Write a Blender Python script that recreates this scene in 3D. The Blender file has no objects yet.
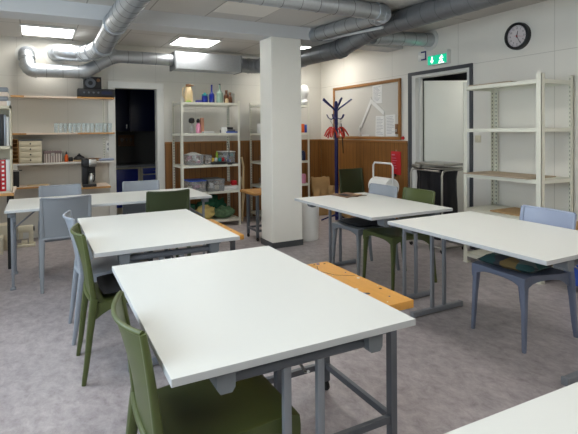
import bpy, bmesh, math, random
from mathutils import Vector, Matrix, noise
random.seed(7)
COL = bpy.context.scene.collection
PI = math.pi
S = bpy.context.scene

# ------------------------------------------------------------------ materials
def lin(c):
    return tuple(((v/255.0)/12.92 if v/255.0 <= .04045 else ((v/255.0+.055)/1.055)**2.4) for v in c)

def mat(name, rgb, rough=.5, metal=0.0, var=.0, vscale=6, bump=.0, bscale=60, emit=0, alpha=1.0, spec=.5, stretch=None):
    m = bpy.data.materials.new(name); m.use_nodes = True
    nt = m.node_tree; N = nt.nodes; L = nt.links
    p = N['Principled BSDF']; c = lin(rgb)
    p.inputs['Base Color'].default_value = (*c, 1)
    p.inputs['Roughness'].default_value = rough
    p.inputs['Metallic'].default_value = metal
    p.inputs['Specular IOR Level'].default_value = spec
    if emit:
        p.inputs['Emission Color'].default_value = (*c, 1); p.inputs['Emission Strength'].default_value = emit
    tc = N.new('ShaderNodeTexCoord'); mp = N.new('ShaderNodeMapping'); L.new(tc.outputs['Object'], mp.inputs[0])
    if stretch: mp.inputs['Scale'].default_value = stretch
    m['mp'] = 1
    if var:
        n = N.new('ShaderNodeTexNoise'); n.inputs['Scale'].default_value = vscale; n.inputs['Detail'].default_value = 5
        L.new(mp.outputs[0], n.inputs[0])
        r = N.new('ShaderNodeMix'); r.data_type = 'RGBA'
        r.inputs[6].default_value = (*[max(0, v*(1-var)) for v in c], 1)
        r.inputs[7].default_value = (*[min(1, v*(1+var)) for v in c], 1)
        L.new(n.outputs[0], r.inputs[0]); L.new(r.outputs[2], p.inputs['Base Color'])
    if bump:
        n2 = N.new('ShaderNodeTexNoise'); n2.inputs['Scale'].default_value = bscale; n2.inputs['Detail'].default_value = 3
        L.new(mp.outputs[0], n2.inputs[0])
        b = N.new('ShaderNodeBump'); b.inputs['Strength'].default_value = bump; b.inputs['Distance'].default_value = .01
        L.new(n2.outputs[0], b.inputs['Height']); L.new(b.outputs[0], p.inputs['Normal'])
    if alpha < 1:
        out = N['Material Output']; t = N.new('ShaderNodeBsdfTransparent'); mx = N.new('ShaderNodeMixShader')
        t.inputs[0].default_value = (*[min(1, .75+.25*v) for v in c], 1)
        mx.inputs[0].default_value = alpha
        L.new(t.outputs[0], mx.inputs[1]); L.new(p.outputs[0], mx.inputs[2]); L.new(mx.outputs[0], out.inputs[0])
    return m

def line_mask(nt, src, axis, period, offset, width):
    """1 on thin lines repeated along an axis of the object coordinates"""
    N = nt.nodes; L = nt.links
    s = N.new('ShaderNodeSeparateXYZ'); L.new(src, s.inputs[0])
    a = N.new('ShaderNodeMath'); a.operation = 'SUBTRACT'; L.new(s.outputs[axis], a.inputs[0]); a.inputs[1].default_value = offset
    d = N.new('ShaderNodeMath'); d.operation = 'PINGPONG'; L.new(a.outputs[0], d.inputs[0]); d.inputs[1].default_value = period/2
    l = N.new('ShaderNodeMath'); l.operation = 'LESS_THAN'; L.new(d.outputs[0], l.inputs[0]); l.inputs[1].default_value = width/2
    return l.outputs[0]

def add_lines(m, specs, rgb):
    """overlay thin joint lines (axis, period, offset, width) on a material"""
    nt = m.node_tree; N = nt.nodes; L = nt.links; p = N['Principled BSDF']
    tc = N.new('ShaderNodeTexCoord'); prev = None
    for sp in specs:
        o = line_mask(nt, tc.outputs['Object'], *sp)
        if prev is None: prev = o
        else:
            x = N.new('ShaderNodeMath'); x.operation = 'MAXIMUM'; L.new(prev, x.inputs[0]); L.new(o, x.inputs[1]); prev = x.outputs[0]
    mx = N.new('ShaderNodeMix'); mx.data_type = 'RGBA'; L.new(prev, mx.inputs[0])
    bc = p.inputs['Base Color']
    if bc.is_linked: L.new(bc.links[0].from_socket, mx.inputs[6])
    else: mx.inputs[6].default_value = bc.default_value
    mx.inputs[7].default_value = (*lin(rgb), 1)
    L.new(mx.outputs[2], bc)
    return m

M = {}
M['floor'] = mat('floor_linoleum', (146,137,139), .38, var=.0, bump=.02, bscale=120, spec=.4)
def floor_mix():
    m = M['floor']; nt = m.node_tree; N = nt.nodes; L = nt.links; p = N['Principled BSDF']
    tc = N.new('ShaderNodeTexCoord')
    n1 = N.new('ShaderNodeTexNoise'); n1.inputs['Scale'].default_value = 15; n1.inputs['Detail'].default_value = 10; n1.inputs['Roughness'].default_value = .78; n1.inputs['Distortion'].default_value = .3
    mp = N.new('ShaderNodeMapping'); mp.inputs['Scale'].default_value = (1, .7, 1); mp.inputs['Rotation'].default_value = (0,0,.5)
    L.new(tc.outputs['Object'], mp.inputs[0]); L.new(mp.outputs[0], n1.inputs[0])
    r = N.new('ShaderNodeValToRGB'); e = r.color_ramp.elements
    e[0].position = .3; e[0].color = (*lin((130,122,123)),1); e[1].position = .72; e[1].color = (*lin((190,182,182)),1)
    k = r.color_ramp.elements.new(.5); k.color = (*lin((163,155,156)),1)
    L.new(n1.outputs[0], r.inputs[0])
    L.new(r.outputs[0], p.inputs['Base Color'])
    rr = N.new('ShaderNodeMapRange'); rr.inputs[3].default_value = .3; rr.inputs[4].default_value = .5
    L.new(n1.outputs[0], rr.inputs[0]); L.new(rr.outputs[0], p.inputs['Roughness'])
floor_mix()
M['wall'] = add_lines(mat('painted_wall_panel', (234,230,220), .6, var=.03, vscale=2, bump=.05, bscale=40), [(2, 10, 2.16, .006), (1, 1.2, 5.28, .006)], (205,201,190))
M['wall_b'] = add_lines(mat('painted_wall_block', (212,209,200), .6, var=.03, vscale=2, bump=.05, bscale=40), [(2, 10, 2.16, .006), (0, .6, .38, .005)], (196,192,183))
M['ceil'] = add_lines(mat('ceiling_tile', (200,196,190), .85, var=.05, vscale=1.2, bump=.06, bscale=200), [(0, .6, -.15, .012), (1, 1.2, 6.29, .012)], (150,146,138))
M['tile_white'] = mat('white_ceiling_tile', (226,222,214), .8, var=.02, bump=.04, bscale=200)
M['column'] = mat('column_paint', (240,237,227), .6, var=.02, bump=.12, bscale=30)
M['beam'] = mat('beam_paint', (205,206,206), .65, var=.02)
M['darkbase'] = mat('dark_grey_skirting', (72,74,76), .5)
M['white_trim'] = mat('white_gloss_trim', (220,220,214), .35)
M['darkframe'] = mat('dark_grey_door_frame', (70,72,76), .4)
M['doorleaf'] = mat('door_leaf_paint', (236,237,226), .45, var=.02)
M['pine'] = add_lines(mat('varnished_pine_panelling', (136,92,46), .38, var=.38, vscale=5, bump=.06, bscale=20, stretch=(6,6,.5)), [(0, .09, .0, .007), (1, .09, .0, .007)], (88,52,20))
M['pine_trim'] = mat('varnished_pine_trim', (156,108,56), .4, var=.15, vscale=6, stretch=(1,1,.3))
M['laminate'] = mat('white_laminate', (217,218,213), .42, var=.01, spec=.35)
M['edge'] = mat('laminate_edge_band', (188,190,190), .5)
M['steel_grey'] = mat('grey_powder_coated_steel', (136,140,146), .4, .2)
M['steel_dark'] = mat('dark_grey_steel', (98,103,110), .4, .2)
M['cap'] = mat('grey_plastic_clamp', (112,117,121), .5)
M['black'] = mat('black_plastic', (26,26,28), .45)
M['rubber'] = mat('black_rubber', (22,22,22), .7)
M['green'] = mat('olive_green_plastic', (76,85,43), .42, var=.02)
M['green_d'] = mat('dark_green_plastic', (56,66,40), .42, var=.02)
M['grey_ch'] = mat('slate_grey_plastic', (126,130,134), .42, var=.02)
M['blue_ch'] = mat('pale_blue_grey_plastic', (146,156,178), .4, var=.02)
M['blue2_ch'] = mat('blue_grey_plastic', (108,116,136), .42, var=.02)
M['light_ch'] = mat('light_grey_plastic', (146,152,160), .42, var=.02)
M['orange_wood'] = mat('varnished_bench_wood', (218,158,72), .4, var=.16, vscale=9, bump=.03, bscale=30, stretch=(4,.6,1))
M['brown_wood'] = mat('worn_bench_wood', (168,122,66), .45, var=.22, vscale=8, stretch=(1,4,1))
M['paint_w'] = mat('white_paint_spot', (225,222,210), .5); M['paint_b'] = mat('blue_paint_spot', (60,80,140), .5)
M['paint_k'] = mat('dark_paint_spot', (62,50,40), .5)
M['galv'] = mat('galvanised_sheet_steel', (188,193,198), .38, .9, var=.12, vscale=30, bump=.02, bscale=10)
M['galv_d'] = mat('dull_galvanised_steel', (138,142,147), .4, .85, var=.12, vscale=24)
M['seam'] = mat('duct_seam', (120,124,128), .4, .8)
M['shelf'] = mat('cream_shelving_steel', (230,229,214), .42, .05)
M['slot'] = mat('shelf_slot_shadow_gap', (72,70,60), .7)
M['diff'] = mat('lit_lamp_diffuser', (255,252,246), .5, emit=9)
M['lampframe'] = mat('lamp_frame_white', (222,222,220), .5)
M['shelfwood'] = mat('shelf_pine_edge', (190,142,84), .45, var=.1, stretch=(.5,4,4))
M['palewood'] = mat('pale_shelf_laminate', (226,208,190), .5, var=.04)
M['paper'] = mat('white_paper', (232,232,228), .7)
M['print'] = mat('grey_print', (150,152,158), .7)
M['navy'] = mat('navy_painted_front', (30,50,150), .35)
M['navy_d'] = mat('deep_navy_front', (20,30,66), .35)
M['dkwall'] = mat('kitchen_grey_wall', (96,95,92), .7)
M['cream'] = mat('cream_plastic', (214,206,182), .5, var=.03)
M['card'] = mat('brown_cardboard', (178,146,104), .7, var=.1, vscale=10)
M['hardboard'] = mat('pale_brown_board', (176,158,134), .65, var=.08)
M['chrome'] = mat('chrome', (200,202,205), .18, 1.0)
M['bag'] = mat('black_plastic_bag', (13,13,20), .34, bump=.5, bscale=14, spec=.45)
M['red'] = mat('red_plastic', (190,30,38), .4, var=.04)
M['coatblue'] = mat('dark_blue_steel', (20,26,92), .35)
M['coatred'] = mat('red_plastic_hook', (196,50,34), .4)
M['clear'] = mat('clear_plastic', (224,226,226), .15, alpha=.2)
M['glass'] = mat('clear_glass', (222,234,238), .05, alpha=.2)
M['bluegl'] = mat('cobalt_glass', (18,34,120), .08, alpha=.9)
M['browngl'] = mat('amber_glass', (84,48,24), .12)
M['greengl'] = mat('pale_green_glass', (150,176,160), .08, alpha=.5)
M['pink'] = mat('pink_liquid', (214,140,168), .3); M['peach'] = mat('peach_plastic', (214,150,120), .4)
M['lime'] = mat('lime_green_plastic', (160,200,60), .4); M['teal'] = mat('teal_plastic', (40,130,130), .4)
M['yellow'] = mat('yellow_plastic', (226,190,60), .4); M['orange'] = mat('orange_plastic', (216,96,34), .4)
M['blue'] = mat('blue_plastic', (44,84,180), .4); M['white'] = mat('white_plastic', (228,228,224), .4)
M['cloth_g'] = mat('dark_green_cloth', (24,82,58), .85, var=.3, vscale=9); M['cloth_y'] = mat('pale_yellow_cloth', (206,186,118), .85, var=.2, vscale=12)
M['cloth_p'] = mat('patterned_green_cloth', (92,122,90), .85, var=.6, vscale=26)
M['cush_k'] = mat('black_cushion_cloth', (34,35,38), .85, var=.1)
M['sack'] = mat('brown_paper_sack', (180,146,98), .8, var=.14, vscale=9, bump=.4, bscale=14)
M['wheat'] = mat('straw_beige', (206,182,142), .7, var=.1)
M['emgreen'] = mat('exit_sign_green', (0,150,112), .4, emit=.9)
M['emwhite'] = mat('exit_sign_white', (235,250,245), .4, emit=1.6)
M['dkblue'] = mat('dark_blue_enamel', (24,30,110), .4)
M['board'] = mat('notice_board_surface', (205,202,194), .5, var=.04, vscale=3)
M['tan'] = mat('brown_leather', (120,84,54), .6)
M['hsteel'] = mat('brushed_steel', (176,174,168), .28, .95)
M['clockface'] = mat('clock_face', (222,214,214), .4); M['clocktick'] = mat('clock_mark', (60,56,62), .5)
def patch_cushion():
    m = mat('patchwork_cushion_cloth', (90,96,90), .85); nt = m.node_tree; N = nt.nodes; L = nt.links
    tc = N.new('ShaderNodeTexCoord'); v = N.new('ShaderNodeTexVoronoi'); v.inputs['Scale'].default_value = 11
    L.new(tc.outputs['Object'], v.inputs[0]); r = N.new('ShaderNodeValToRGB'); r.color_ramp.interpolation = 'CONSTANT'
    e = r.color_ramp.elements; e[0].color = (*lin((42,78,78)),1); e[1].position = .8; e[1].color = (*lin((126,104,62)),1)
    for p, c in ((.25,(58,60,66)),(.45,(104,112,108)),(.62,(50,88,84))):
        k = e.new(p); k.color = (*lin(c),1)
    s = N.new('ShaderNodeSeparateColor'); L.new(v.outputs['Color'], s.inputs[0]); L.new(s.outputs[0], r.inputs[0])
    L.new(r.outputs[0], N['Principled BSDF'].inputs['Base Color']); return m
M['patch'] = patch_cushion()
M['stripe'] = add_lines(mat('striped_box_paper', (200,192,184), .6), [(0, .03, 0, .012), (1, .03, 0, .012)], (120,104,104))

# ------------------------------------------------------------------ mesh builder
class B:
    def __init__(s): s.bm = bmesh.new(); s.mi = 0
    def _mark(s, faces):
        for f in faces: f.material_index = s.mi
    def box(s, x0, x1, y0, y1, z0, z1, bev=0, seg=2, rot=None, piv=None):
        n0 = set(s.bm.faces)
        g = bmesh.ops.create_cube(s.bm, size=1)['verts']
        for v in g: v.co = Vector(((x0+x1)/2+v.co.x*(x1-x0), (y0+y1)/2+v.co.y*(y1-y0), (z0+z1)/2+v.co.z*(z1-z0)))
        if bev:
            es = list({e for v in g for e in v.link_edges})
            bmesh.ops.bevel(s.bm, geom=es, offset=bev, segments=seg, affect='EDGES', profile=.5)
        nf = [f for f in s.bm.faces if f not in n0]; s._mark(nf)
        if rot is not None:
            c = Vector(piv) if piv else Vector(((x0+x1)/2, (y0+y1)/2, (z0+z1)/2))
            vs = {v for f in nf for v in f.verts}
            for v in vs: v.co = c + rot @ (v.co-c)
        return s
    def sweep(s, pts, rad, n=10, sq=None, cap=True, up=None):
        """round (or squarish) section swept along points; rad: number or list, or list of (rx, ry)"""
        pts = [Vector(p) for p in pts]; m = len(pts)
        if not isinstance(rad, (list, tuple)): rad = [rad]*m
        T = []
        for i in range(m):
            a = pts[max(0, i-1)]; b = pts[min(m-1, i+1)]; T.append((b-a).normalized())
        ref = Vector(up) if up else (Vector((0,0,1)) if abs(T[0].z) < .9 else Vector((1,0,0)))
        X = ref.cross(T[0]).normalized(); rings = []
        for i in range(m):
            X = (X - T[i]*X.dot(T[i])).normalized(); Y = T[i].cross(X)
            r = rad[i]; rx, ry = r if isinstance(r, (tuple, list)) else (r, r); ring = []
            for k in range(n):
                a = 2*PI*(k+.5)/n; c, d = math.cos(a), math.sin(a)
                if sq: c = math.copysign(abs(c)**sq, c); d = math.copysign(abs(d)**sq, d)
                ring.append(s.bm.verts.new(pts[i]+X*c*rx+Y*d*ry))
            rings.append(ring)
        fs = []
        for i in range(m-1):
            for k in range(n): fs.append(s.bm.faces.new((rings[i][k], rings[i][(k+1)%n], rings[i+1][(k+1)%n], rings[i+1][k])))
        if cap: fs.append(s.bm.faces.new(rings[0][::-1])); fs.append(s.bm.faces.new(rings[-1]))
        s._mark(fs); return s
    def lathe(s, prof, c=(0,0,0), n=20, axis='z'):
        rings = []; fs = []
        def P(r, h, a):
            x, y = r*math.cos(a), r*math.sin(a)
            v = (x, y, h) if axis == 'z' else ((h, x, y) if axis == 'x' else (x, h, -y))
            return Vector(c)+Vector(v)
        for r, h in prof:
            if r < 1e-6: rings.append([s.bm.verts.new(P(0, h, 0))])
            else: rings.append([s.bm.verts.new(P(r, h, 2*PI*k/n)) for k in range(n)])
        for a, b in zip(rings, rings[1:]):
            for k in range(n):
                k2 = (k+1) % n
                if len(a) == 1 and len(b) == 1: continue
                if len(a) == 1: fs.append(s.bm.faces.new((a[0], b[k2], b[k])))
                elif len(b) == 1: fs.append(s.bm.faces.new((a[k], a[k2], b[0])))
                else: fs.append(s.bm.faces.new((a[k], a[k2], b[k2], b[k])))
        s._mark(fs); return s
    def prism(s, poly, z0, z1, axis='z'):
        """extruded polygon; axis y means poly in x,z"""
        def P(p, h): return Vector((p[0], p[1], h)) if axis == 'z' else (Vector((p[0], h, p[1])) if axis == 'y' else Vector((h, p[0], p[1])))
        a = [s.bm.verts.new(P(p, z0)) for p in poly]; b = [s.bm.verts.new(P(p, z1)) for p in poly]; n = len(poly)
        fs = [s.bm.faces.new(a[::-1]), s.bm.faces.new(b)]
        for i in range(n): fs.append(s.bm.faces.new((a[i], a[(i+1)%n], b[(i+1)%n], b[i])))
        s._mark(fs); return s
    def slab(s, nu, nv, ftop, thick):
        """closed curved sheet: ftop(u,v)->point; thick: vector or function(u,v)->vector"""
        th = thick if callable(thick) else (lambda u, v: Vector(thick))
        A = [[s.bm.verts.new(Vector(ftop(i/nu, j/nv))) for j in range(nv+1)] for i in range(nu+1)]
        Bq = [[s.bm.verts.new(Vector(ftop(i/nu, j/nv))+Vector(th(i/nu, j/nv))) for j in range(nv+1)] for i in range(nu+1)]
        fs = []
        for i in range(nu):
            for j in range(nv):
                fs.append(s.bm.faces.new((A[i][j], A[i+1][j], A[i+1][j+1], A[i][j+1])))
                fs.append(s.bm.faces.new((Bq[i][j], Bq[i][j+1], Bq[i+1][j+1], Bq[i+1][j])))
        for i in range(nu):
            fs.append(s.bm.faces.new((A[i][0], Bq[i][0], Bq[i+1][0], A[i+1][0]))); fs.append(s.bm.faces.new((A[i][nv], A[i+1][nv], Bq[i+1][nv], Bq[i][nv])))
        for j in range(nv):
            fs.append(s.bm.faces.new((A[0][j], A[0][j+1], Bq[0][j+1], Bq[0][j]))); fs.append(s.bm.faces.new((A[nu][j], Bq[nu][j], Bq[nu][j+1], A[nu][j+1])))
        s._mark(fs); return s
    def build(s, name, m, parent=None, smooth=True, ang=35):
        me = bpy.data.meshes.new(name)
        bmesh.ops.recalc_face_normals(s.bm, faces=s.bm.faces); s.bm.to_mesh(me); s.bm.free()
        for k in (m if isinstance(m, (list, tuple)) else [m]): me.materials.append(M[k])
        if smooth:
            me.shade_smooth(); me.set_sharp_from_angle(angle=math.radians(ang))
        o = bpy.data.objects.new(name, me); COL.objects.link(o)
        if parent: o.parent = parent
        return o

def thing(name, label, cat, loc=(0,0,0), rz=0, group=None):
    o = bpy.data.objects.new(name, None); COL.objects.link(o); o.empty_display_size = .1
    o.location = loc; o.rotation_euler = (0,0,rz); o['label'] = label; o['category'] = cat
    if group: o['group'] = group
    return o
def tag(o, label, cat, group=None, loc=None, rz=None):
    o['label'] = label; o['category'] = cat
    if group: o['group'] = group
    if loc: o.location = loc
    if rz is not None: o.rotation_euler = (0,0,rz)
    return o
def struct(o): o['kind'] = 'structure'; return o
def dup(root, loc, rz, label, group=None):
    r = root.copy(); COL.objects.link(r); r.location = loc; r.rotation_euler = (0,0,rz); r['label'] = label
    if group: r['group'] = group
    for ch in [c for c in bpy.data.objects if c.parent == root]:
        c = ch.copy(); COL.objects.link(c); c.parent = r
        for g in [q for q in bpy.data.objects if q.parent == ch]:
            d = g.copy(); COL.objects.link(d); d.parent = c
    return r
def recolour(root, key):
    for ch in [c for c in bpy.data.objects if c.parent == root]:
        ch.data = ch.data.copy(); ch.data.materials.clear(); ch.data.materials.append(M[key])

# ------------------------------------------------------------------ room shell
XR, YB, ZC, XL, YF = 4.48, 7.2, 2.67, -1.3, -2.0
struct(B().box(XL-.1, 6.3, YF-.1, 9.3, -.1, 0).build('floor', 'floor', smooth=False))
struct(B().box(XL-.1, XR+.1, YF-.1, YB+.1, ZC, ZC+.1).build('ceiling', 'ceil', smooth=False))
b = B(); T = .12
b.box(XL, .99, YB, YB+T, 0, ZC).box(1.60, XR+T, YB, YB+T, 0, ZC).box(.99, 1.60, YB, YB+T, 2.04, ZC)
struct(b.build('wall_back', 'wall_b', smooth=False))
b = B(); b.box(XR, XR+T, YF, 3.90, 0, ZC).box(XR, XR+T, 4.84, YB, 0, ZC).box(XR, XR+T, 3.90, 4.84, 2.12, ZC)
struct(b.build('wall_right', 'wall', smooth=False))
# left wall with two windows
W = [(.2, 1.9), (2.4, 4.1)]
b = B(); b.box(XL-T, XL, YF, W[0][0], 0, ZC).box(XL-T, XL, W[0][1], W[1][0], 0, ZC).box(XL-T, XL, W[1][1], YB, 0, ZC)
for y0, y1 in W: b.box(XL-T, XL, y0, y1, 0, .95).box(XL-T, XL, y0, y1, 2.2, ZC)
struct(b.build('wall_left', 'wall', smooth=False))
struct(B().box(XL, XR, YF-T, YF, 0, ZC).build('wall_front', 'wall', smooth=False))
for i, (y0, y1) in enumerate(W):
    b = B(); ym = (y0+y1)/2
    for a0, a1, c0, c1 in ((y0, y0+.06, .95, 2.2), (y1-.06, y1, .95, 2.2), (ym-.03, ym+.03, .95, 2.2), (y0, y1, .95, 1.01), (y0, y1, 2.14, 2.2)):
        b.box(XL-.09, XL-.03, a0, a1, c0, c1)
    w = struct(b.build('window_%d' % (i+1), 'white_trim', smooth=False))
    B().box(XL-.065, XL-.055, y0+.05, y1-.05, 1.0, 2.15).build('pane', 'glass', w, smooth=False)
# beam and column
struct(B().box(XL, XR, 5.05, 5.37, 2.52, ZC+.02).build('trim_1', 'beam', smooth=False))
struct(B().box(2.455, 2.86, 5.05, 5.37, 0, 2.52, .006).build('trim_2', 'column', smooth=False))
struct(B().box(2.447, 2.868, 5.042, 5.378, 0, .07).build('baseboard_column', 'darkbase', smooth=False))
struct(B().box(XL, .92, YB-.012, YB, 0, .07).build('baseboard_back', 'white_trim', smooth=False))
struct(B().box(XR-.012, XR, YF, 3.85, 0, .07).build('baseboard_right', 'darkbase', smooth=False))
# whiter ceiling tile
struct(B().box(1.66, 2.24, 3.95, 4.80, ZC-.006, ZC+.01).build('trim_3', 'tile_white', smooth=False))
# pine panelling
b = B(); b.box(1.70, XR-.02, YB-.018, YB, 0, 1.225)
struct(b.build('trim_4', 'pine', smooth=False))
b = B(); b.box(XR-.018, XR, 4.96, YB-.018, 0, 1.225)
struct(b.build('trim_5', 'pine', smooth=False))
b = B(); b.box(1.70, XR-.03, YB-.03, YB, 1.225, 1.25, .004).box(XR-.03, XR, 4.96, YB, 1.225, 1.25, .004)
struct(b.build('trim_6', 'pine_trim', smooth=False))
# back doorway casing (opening into the dark kitchen)
b = B(); b.box(1.59, 1.69, YB-.02, YB, 0, 2.13, .004).box(.90, .99, YB-.02, YB, 0, 2.13, .004).box(.90, 1.69, YB-.022, YB, 2.04, 2.13, .004)
b.box(1.585, 1.61, YB, YB+T, 0, 2.04).box(.98, 1.0, YB, YB+T, 0, 2.04)
struct(b.build('trim_7', 'white_trim', smooth=False))
# right doorway: dark casing, pale lining, open leaf
b = B(); b.box(XR-.02, XR, 4.87, 4.935, 0, 2.17).box(XR-.02, XR, 3.86, 3.90, 0, 2.17).box(XR-.02, XR, 3.90, 4.87, 2.125, 2.17)
struct(b.build('trim_8', 'darkframe', smooth=False))
b = B(); b.box(XR-.012, XR+T, 4.80, 4.87, 0, 2.125).box(XR-.012, XR+T, 3.90, 3.94, 0, 2.125).box(XR-.012, XR+T, 3.94, 4.80, 2.09, 2.125)
b.box(XR+.05, XR+.09, 4.775, 4.80, 0, 2.09).box(XR+.05, XR+.09, 3.94, 3.965, 0, 2.09)
struct(b.build('trim_9', 'white_trim', smooth=False))
d = B().box(0, .88, -.02, .02, .01, 2.06, .003).build('door_1', 'doorleaf'); struct(d)
d.location = (4.62, 4.80, 0); d.rotation_euler = (0,0,math.radians(-28))
h_ = B(); h_.sweep([(.80,-.02,1.05),(.80,-.07,1.05),(.68,-.075,1.05)], .009, 8).lathe([(0,-.028),(.025,-.028),(.025,-.02)], (.80,0,1.05), 14, 'y'); h_.build('door_handle', 'chrome', d)
# corridor behind the door, its dimness put into the dark wall colour
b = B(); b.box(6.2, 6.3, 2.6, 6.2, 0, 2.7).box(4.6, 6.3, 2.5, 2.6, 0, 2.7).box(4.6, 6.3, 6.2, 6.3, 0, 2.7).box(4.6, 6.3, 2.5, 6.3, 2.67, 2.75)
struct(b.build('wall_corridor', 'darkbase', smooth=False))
# kitchen behind the back doorway
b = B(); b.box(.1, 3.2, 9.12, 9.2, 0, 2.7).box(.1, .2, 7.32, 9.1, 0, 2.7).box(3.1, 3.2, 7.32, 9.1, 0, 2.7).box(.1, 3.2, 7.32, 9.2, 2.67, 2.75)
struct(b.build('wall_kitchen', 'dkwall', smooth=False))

# ------------------------------------------------------------------ lamps
lamps = [(.14, 6.62, 'square lit ceiling lamp near the two round wall duct outlets'), (1.98, 6.53, 'square lit ceiling lamp above the grey metal duct box'),
         (3.78, 6.4, 'square lit ceiling lamp behind the white column and right duct'),
         (-.3, 3.3, 'lit ceiling lamp above the left aisle, out of the photo'), (1.98, 2.9, 'lit ceiling lamp above the centre of the room, out of the photo'), (3.2, 2.0, 'lit ceiling lamp above the right tables, out of the photo'),
         (5.35, 3.5, 'added corridor lamp that lights the open door leaf'), (-.1, .6, 'lit ceiling lamp by the left windows, out of the photo'), (3.3, -.1, 'added lamp near the right front corner, brightens the right floor'), (1.9, -.6, 'lit ceiling lamp behind the camera, out of the photo')]  # corridor lamp added to brighten the door leaf, corner lamp for the right floor
L0 = thing('ceiling_lamp', lamps[0][2], 'lamp', (lamps[0][0], lamps[0][1], ZC), 0)
b = B(); w = .30
b.box(-w, w, -w, -w+.02, -.02, 0).box(-w, w, w-.02, w, -.02, 0).box(-w, -w+.02, -w+.02, w-.02, -.02, 0).box(w-.02, w, -w+.02, w-.02, -.02, 0)
b.build('frame', 'lampframe', L0, False)
B().box(-w+.02, w-.02, -w+.02, w-.02, -.014, 0).build('diffuser', 'diff', L0, False)
for x, y, l in lamps[1:]: dup(L0, (x, y, ZC), 0, l)

# ------------------------------------------------------------------ ducts
def fillet(pts, R):
    pts = [Vector(p) for p in pts]; segs = []; cur = pts[0]
    for i in range(1, len(pts)-1):
        a, p, c = pts[i-1], pts[i], pts[i+1]; u = (a-p).normalized(); v = (c-p).normalized()
        th = PI - u.angle(v); d = min(R*math.tan(th/2), .48*(a-p).length, .48*(c-p).length)
        s0, s1 = p+u*d, p+v*d
        segs.append(('s', [cur, s0])); n = max(2, int(th/.35)+1)
        segs.append(('e', [(s0*(1-t)**2+p*2*t*(1-t)+s1*t*t) for t in [k/n for k in range(n+1)]])); cur = s1
    segs.append(('s', [cur, pts[-1]])); return segs
def duct(name, label, pts, r, key='galv', collar=None, R=.2, skip=()):
    t = thing(name, label, 'duct', pts[0])
    o = Vector(pts[0])
    for kind, P in fillet(pts, R):
        P = [p-o for p in P]
        b = B()
        if kind == 's':
            Lg = (P[1]-P[0]).length
            if Lg < .03: continue
            b.sweep(P, r, 28, cap=True); d = (P[1]-P[0]).normalized(); k = .05; b.mi = 1
            while k < Lg-.02:
                c = P[0]+d*k; b.sweep([c-d*.0025, c+d*.0025], r+.002, 28); k += .19
            b.build('duct_section', [key, 'seam'], t)
        else:
            b.sweep(P, r+.006, 28); b.mi = 1
            for q in (0, -1):
                d = (P[1]-P[0]).normalized() if q == 0 else (P[-1]-P[-2]).normalized()
                b.sweep([P[q]-d*.012, P[q]+d*.012], r+.011, 28)
            for q in range(1, len(P)-1):
                d = (P[q+1]-P[q-1]).normalized(); b.sweep([P[q]-d*.003, P[q]+d*.003], r+.009, 28)
            b.build('elbow', [key, key], t, ang=20)
    if collar:
        c, ax = collar; c = Vector(c)-o
        b = B(); b.lathe([(r+.002, -.012), (r+.05, -.012), (r+.05, 0), (r+.002, 0)], c, 32, ax); b.build('wall_collar', 'white_trim', t)
    return t
D1 = duct('ventilation_duct', 'long grey spiral duct passing under beam behind column to silver box', [(3.40,-1.9,2.55),(3.40,4.36,2.55),(3.31,4.86,2.405),(3.19,5.6,2.385),(3.1,6.89,2.43),(2.78,6.89,2.43)], .11, 'galv_d', R=.16)
b = B(); b.box(1.75-3.40, 2.78-3.40, 6.74+1.9, 7.04+1.9, 2.305-2.55, 2.55-2.55, .006)
b.mi = 1
for x in (1.76, 2.77): b.box(x-.012-3.40, x+.012-3.40, 6.735+1.9, 7.045+1.9, 2.298-2.55, 2.557-2.55, .003)
b.build('silencer_box', ['galv', 'seam'], D1, False)
b = B()
for y in (.6, 2.4, 3.9): b.sweep([(0, y+1.9, .1), (0, y+1.9, ZC-2.55)], .008, 8); b.box(-.015, .015, y+1.88, y+1.92, .1, .113)
b.build('hanger', 'steel_dark', D1)
D2 = duct('ventilation_duct', 'silver duct from the silver box bending down and left to wall', [(1.75,6.9,2.45),(.95,6.9,2.45),(.58,6.9,2.215),(-.085,6.91,2.205),(-.105,6.98,2.42),(-.105,7.2,2.46)], .087, collar=((-.105,7.2,2.45),'y'), R=.10)
D3 = duct('ventilation_duct', 'large silver duct coming overhead and bending left into the wall', [(.71,-1.9,2.43),(.67,4.75,2.43),(.645,5.45,2.33),(.64,6.4,2.42),(.55,6.88,2.45),(.27,6.88,2.46),(.24,7.2,2.475)], .1, collar=((.24,7.2,2.475),'y'), R=.2)
D4 = duct('ventilation_duct', 'silver duct crossing ceiling then turning back into the beam', [(1.15,-1.9,2.58),(1.15,3.77,2.58),(3.165,3.77,2.58),(3.05,5.06,2.58)], .08, R=.16)
D5 = duct('ventilation_duct', 'short silver duct running into the wall above the exit sign', [(3.53,4.5,2.505),(4.48,4.53,2.55)], .085, collar=((4.48,4.53,2.55),'x'))
b = B(); b.sweep([(0,0,0),(-.04,1.1,0.06)], .016, 10)
tag(b.build('conduit_pipe', 'beam'), 'thin pale pipe running beside the duct that ends at beam', 'pipe', loc=(3.225,3.95,2.48))
b = B(); b.sweep([(0,0,0),(1.9,0,0)], .03, 12)
tag(b.build('conduit_pipe', 'beam'), 'grey pipe high on back wall above the silver duct box', 'pipe', loc=(2.0,7.15,2.6))

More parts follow.
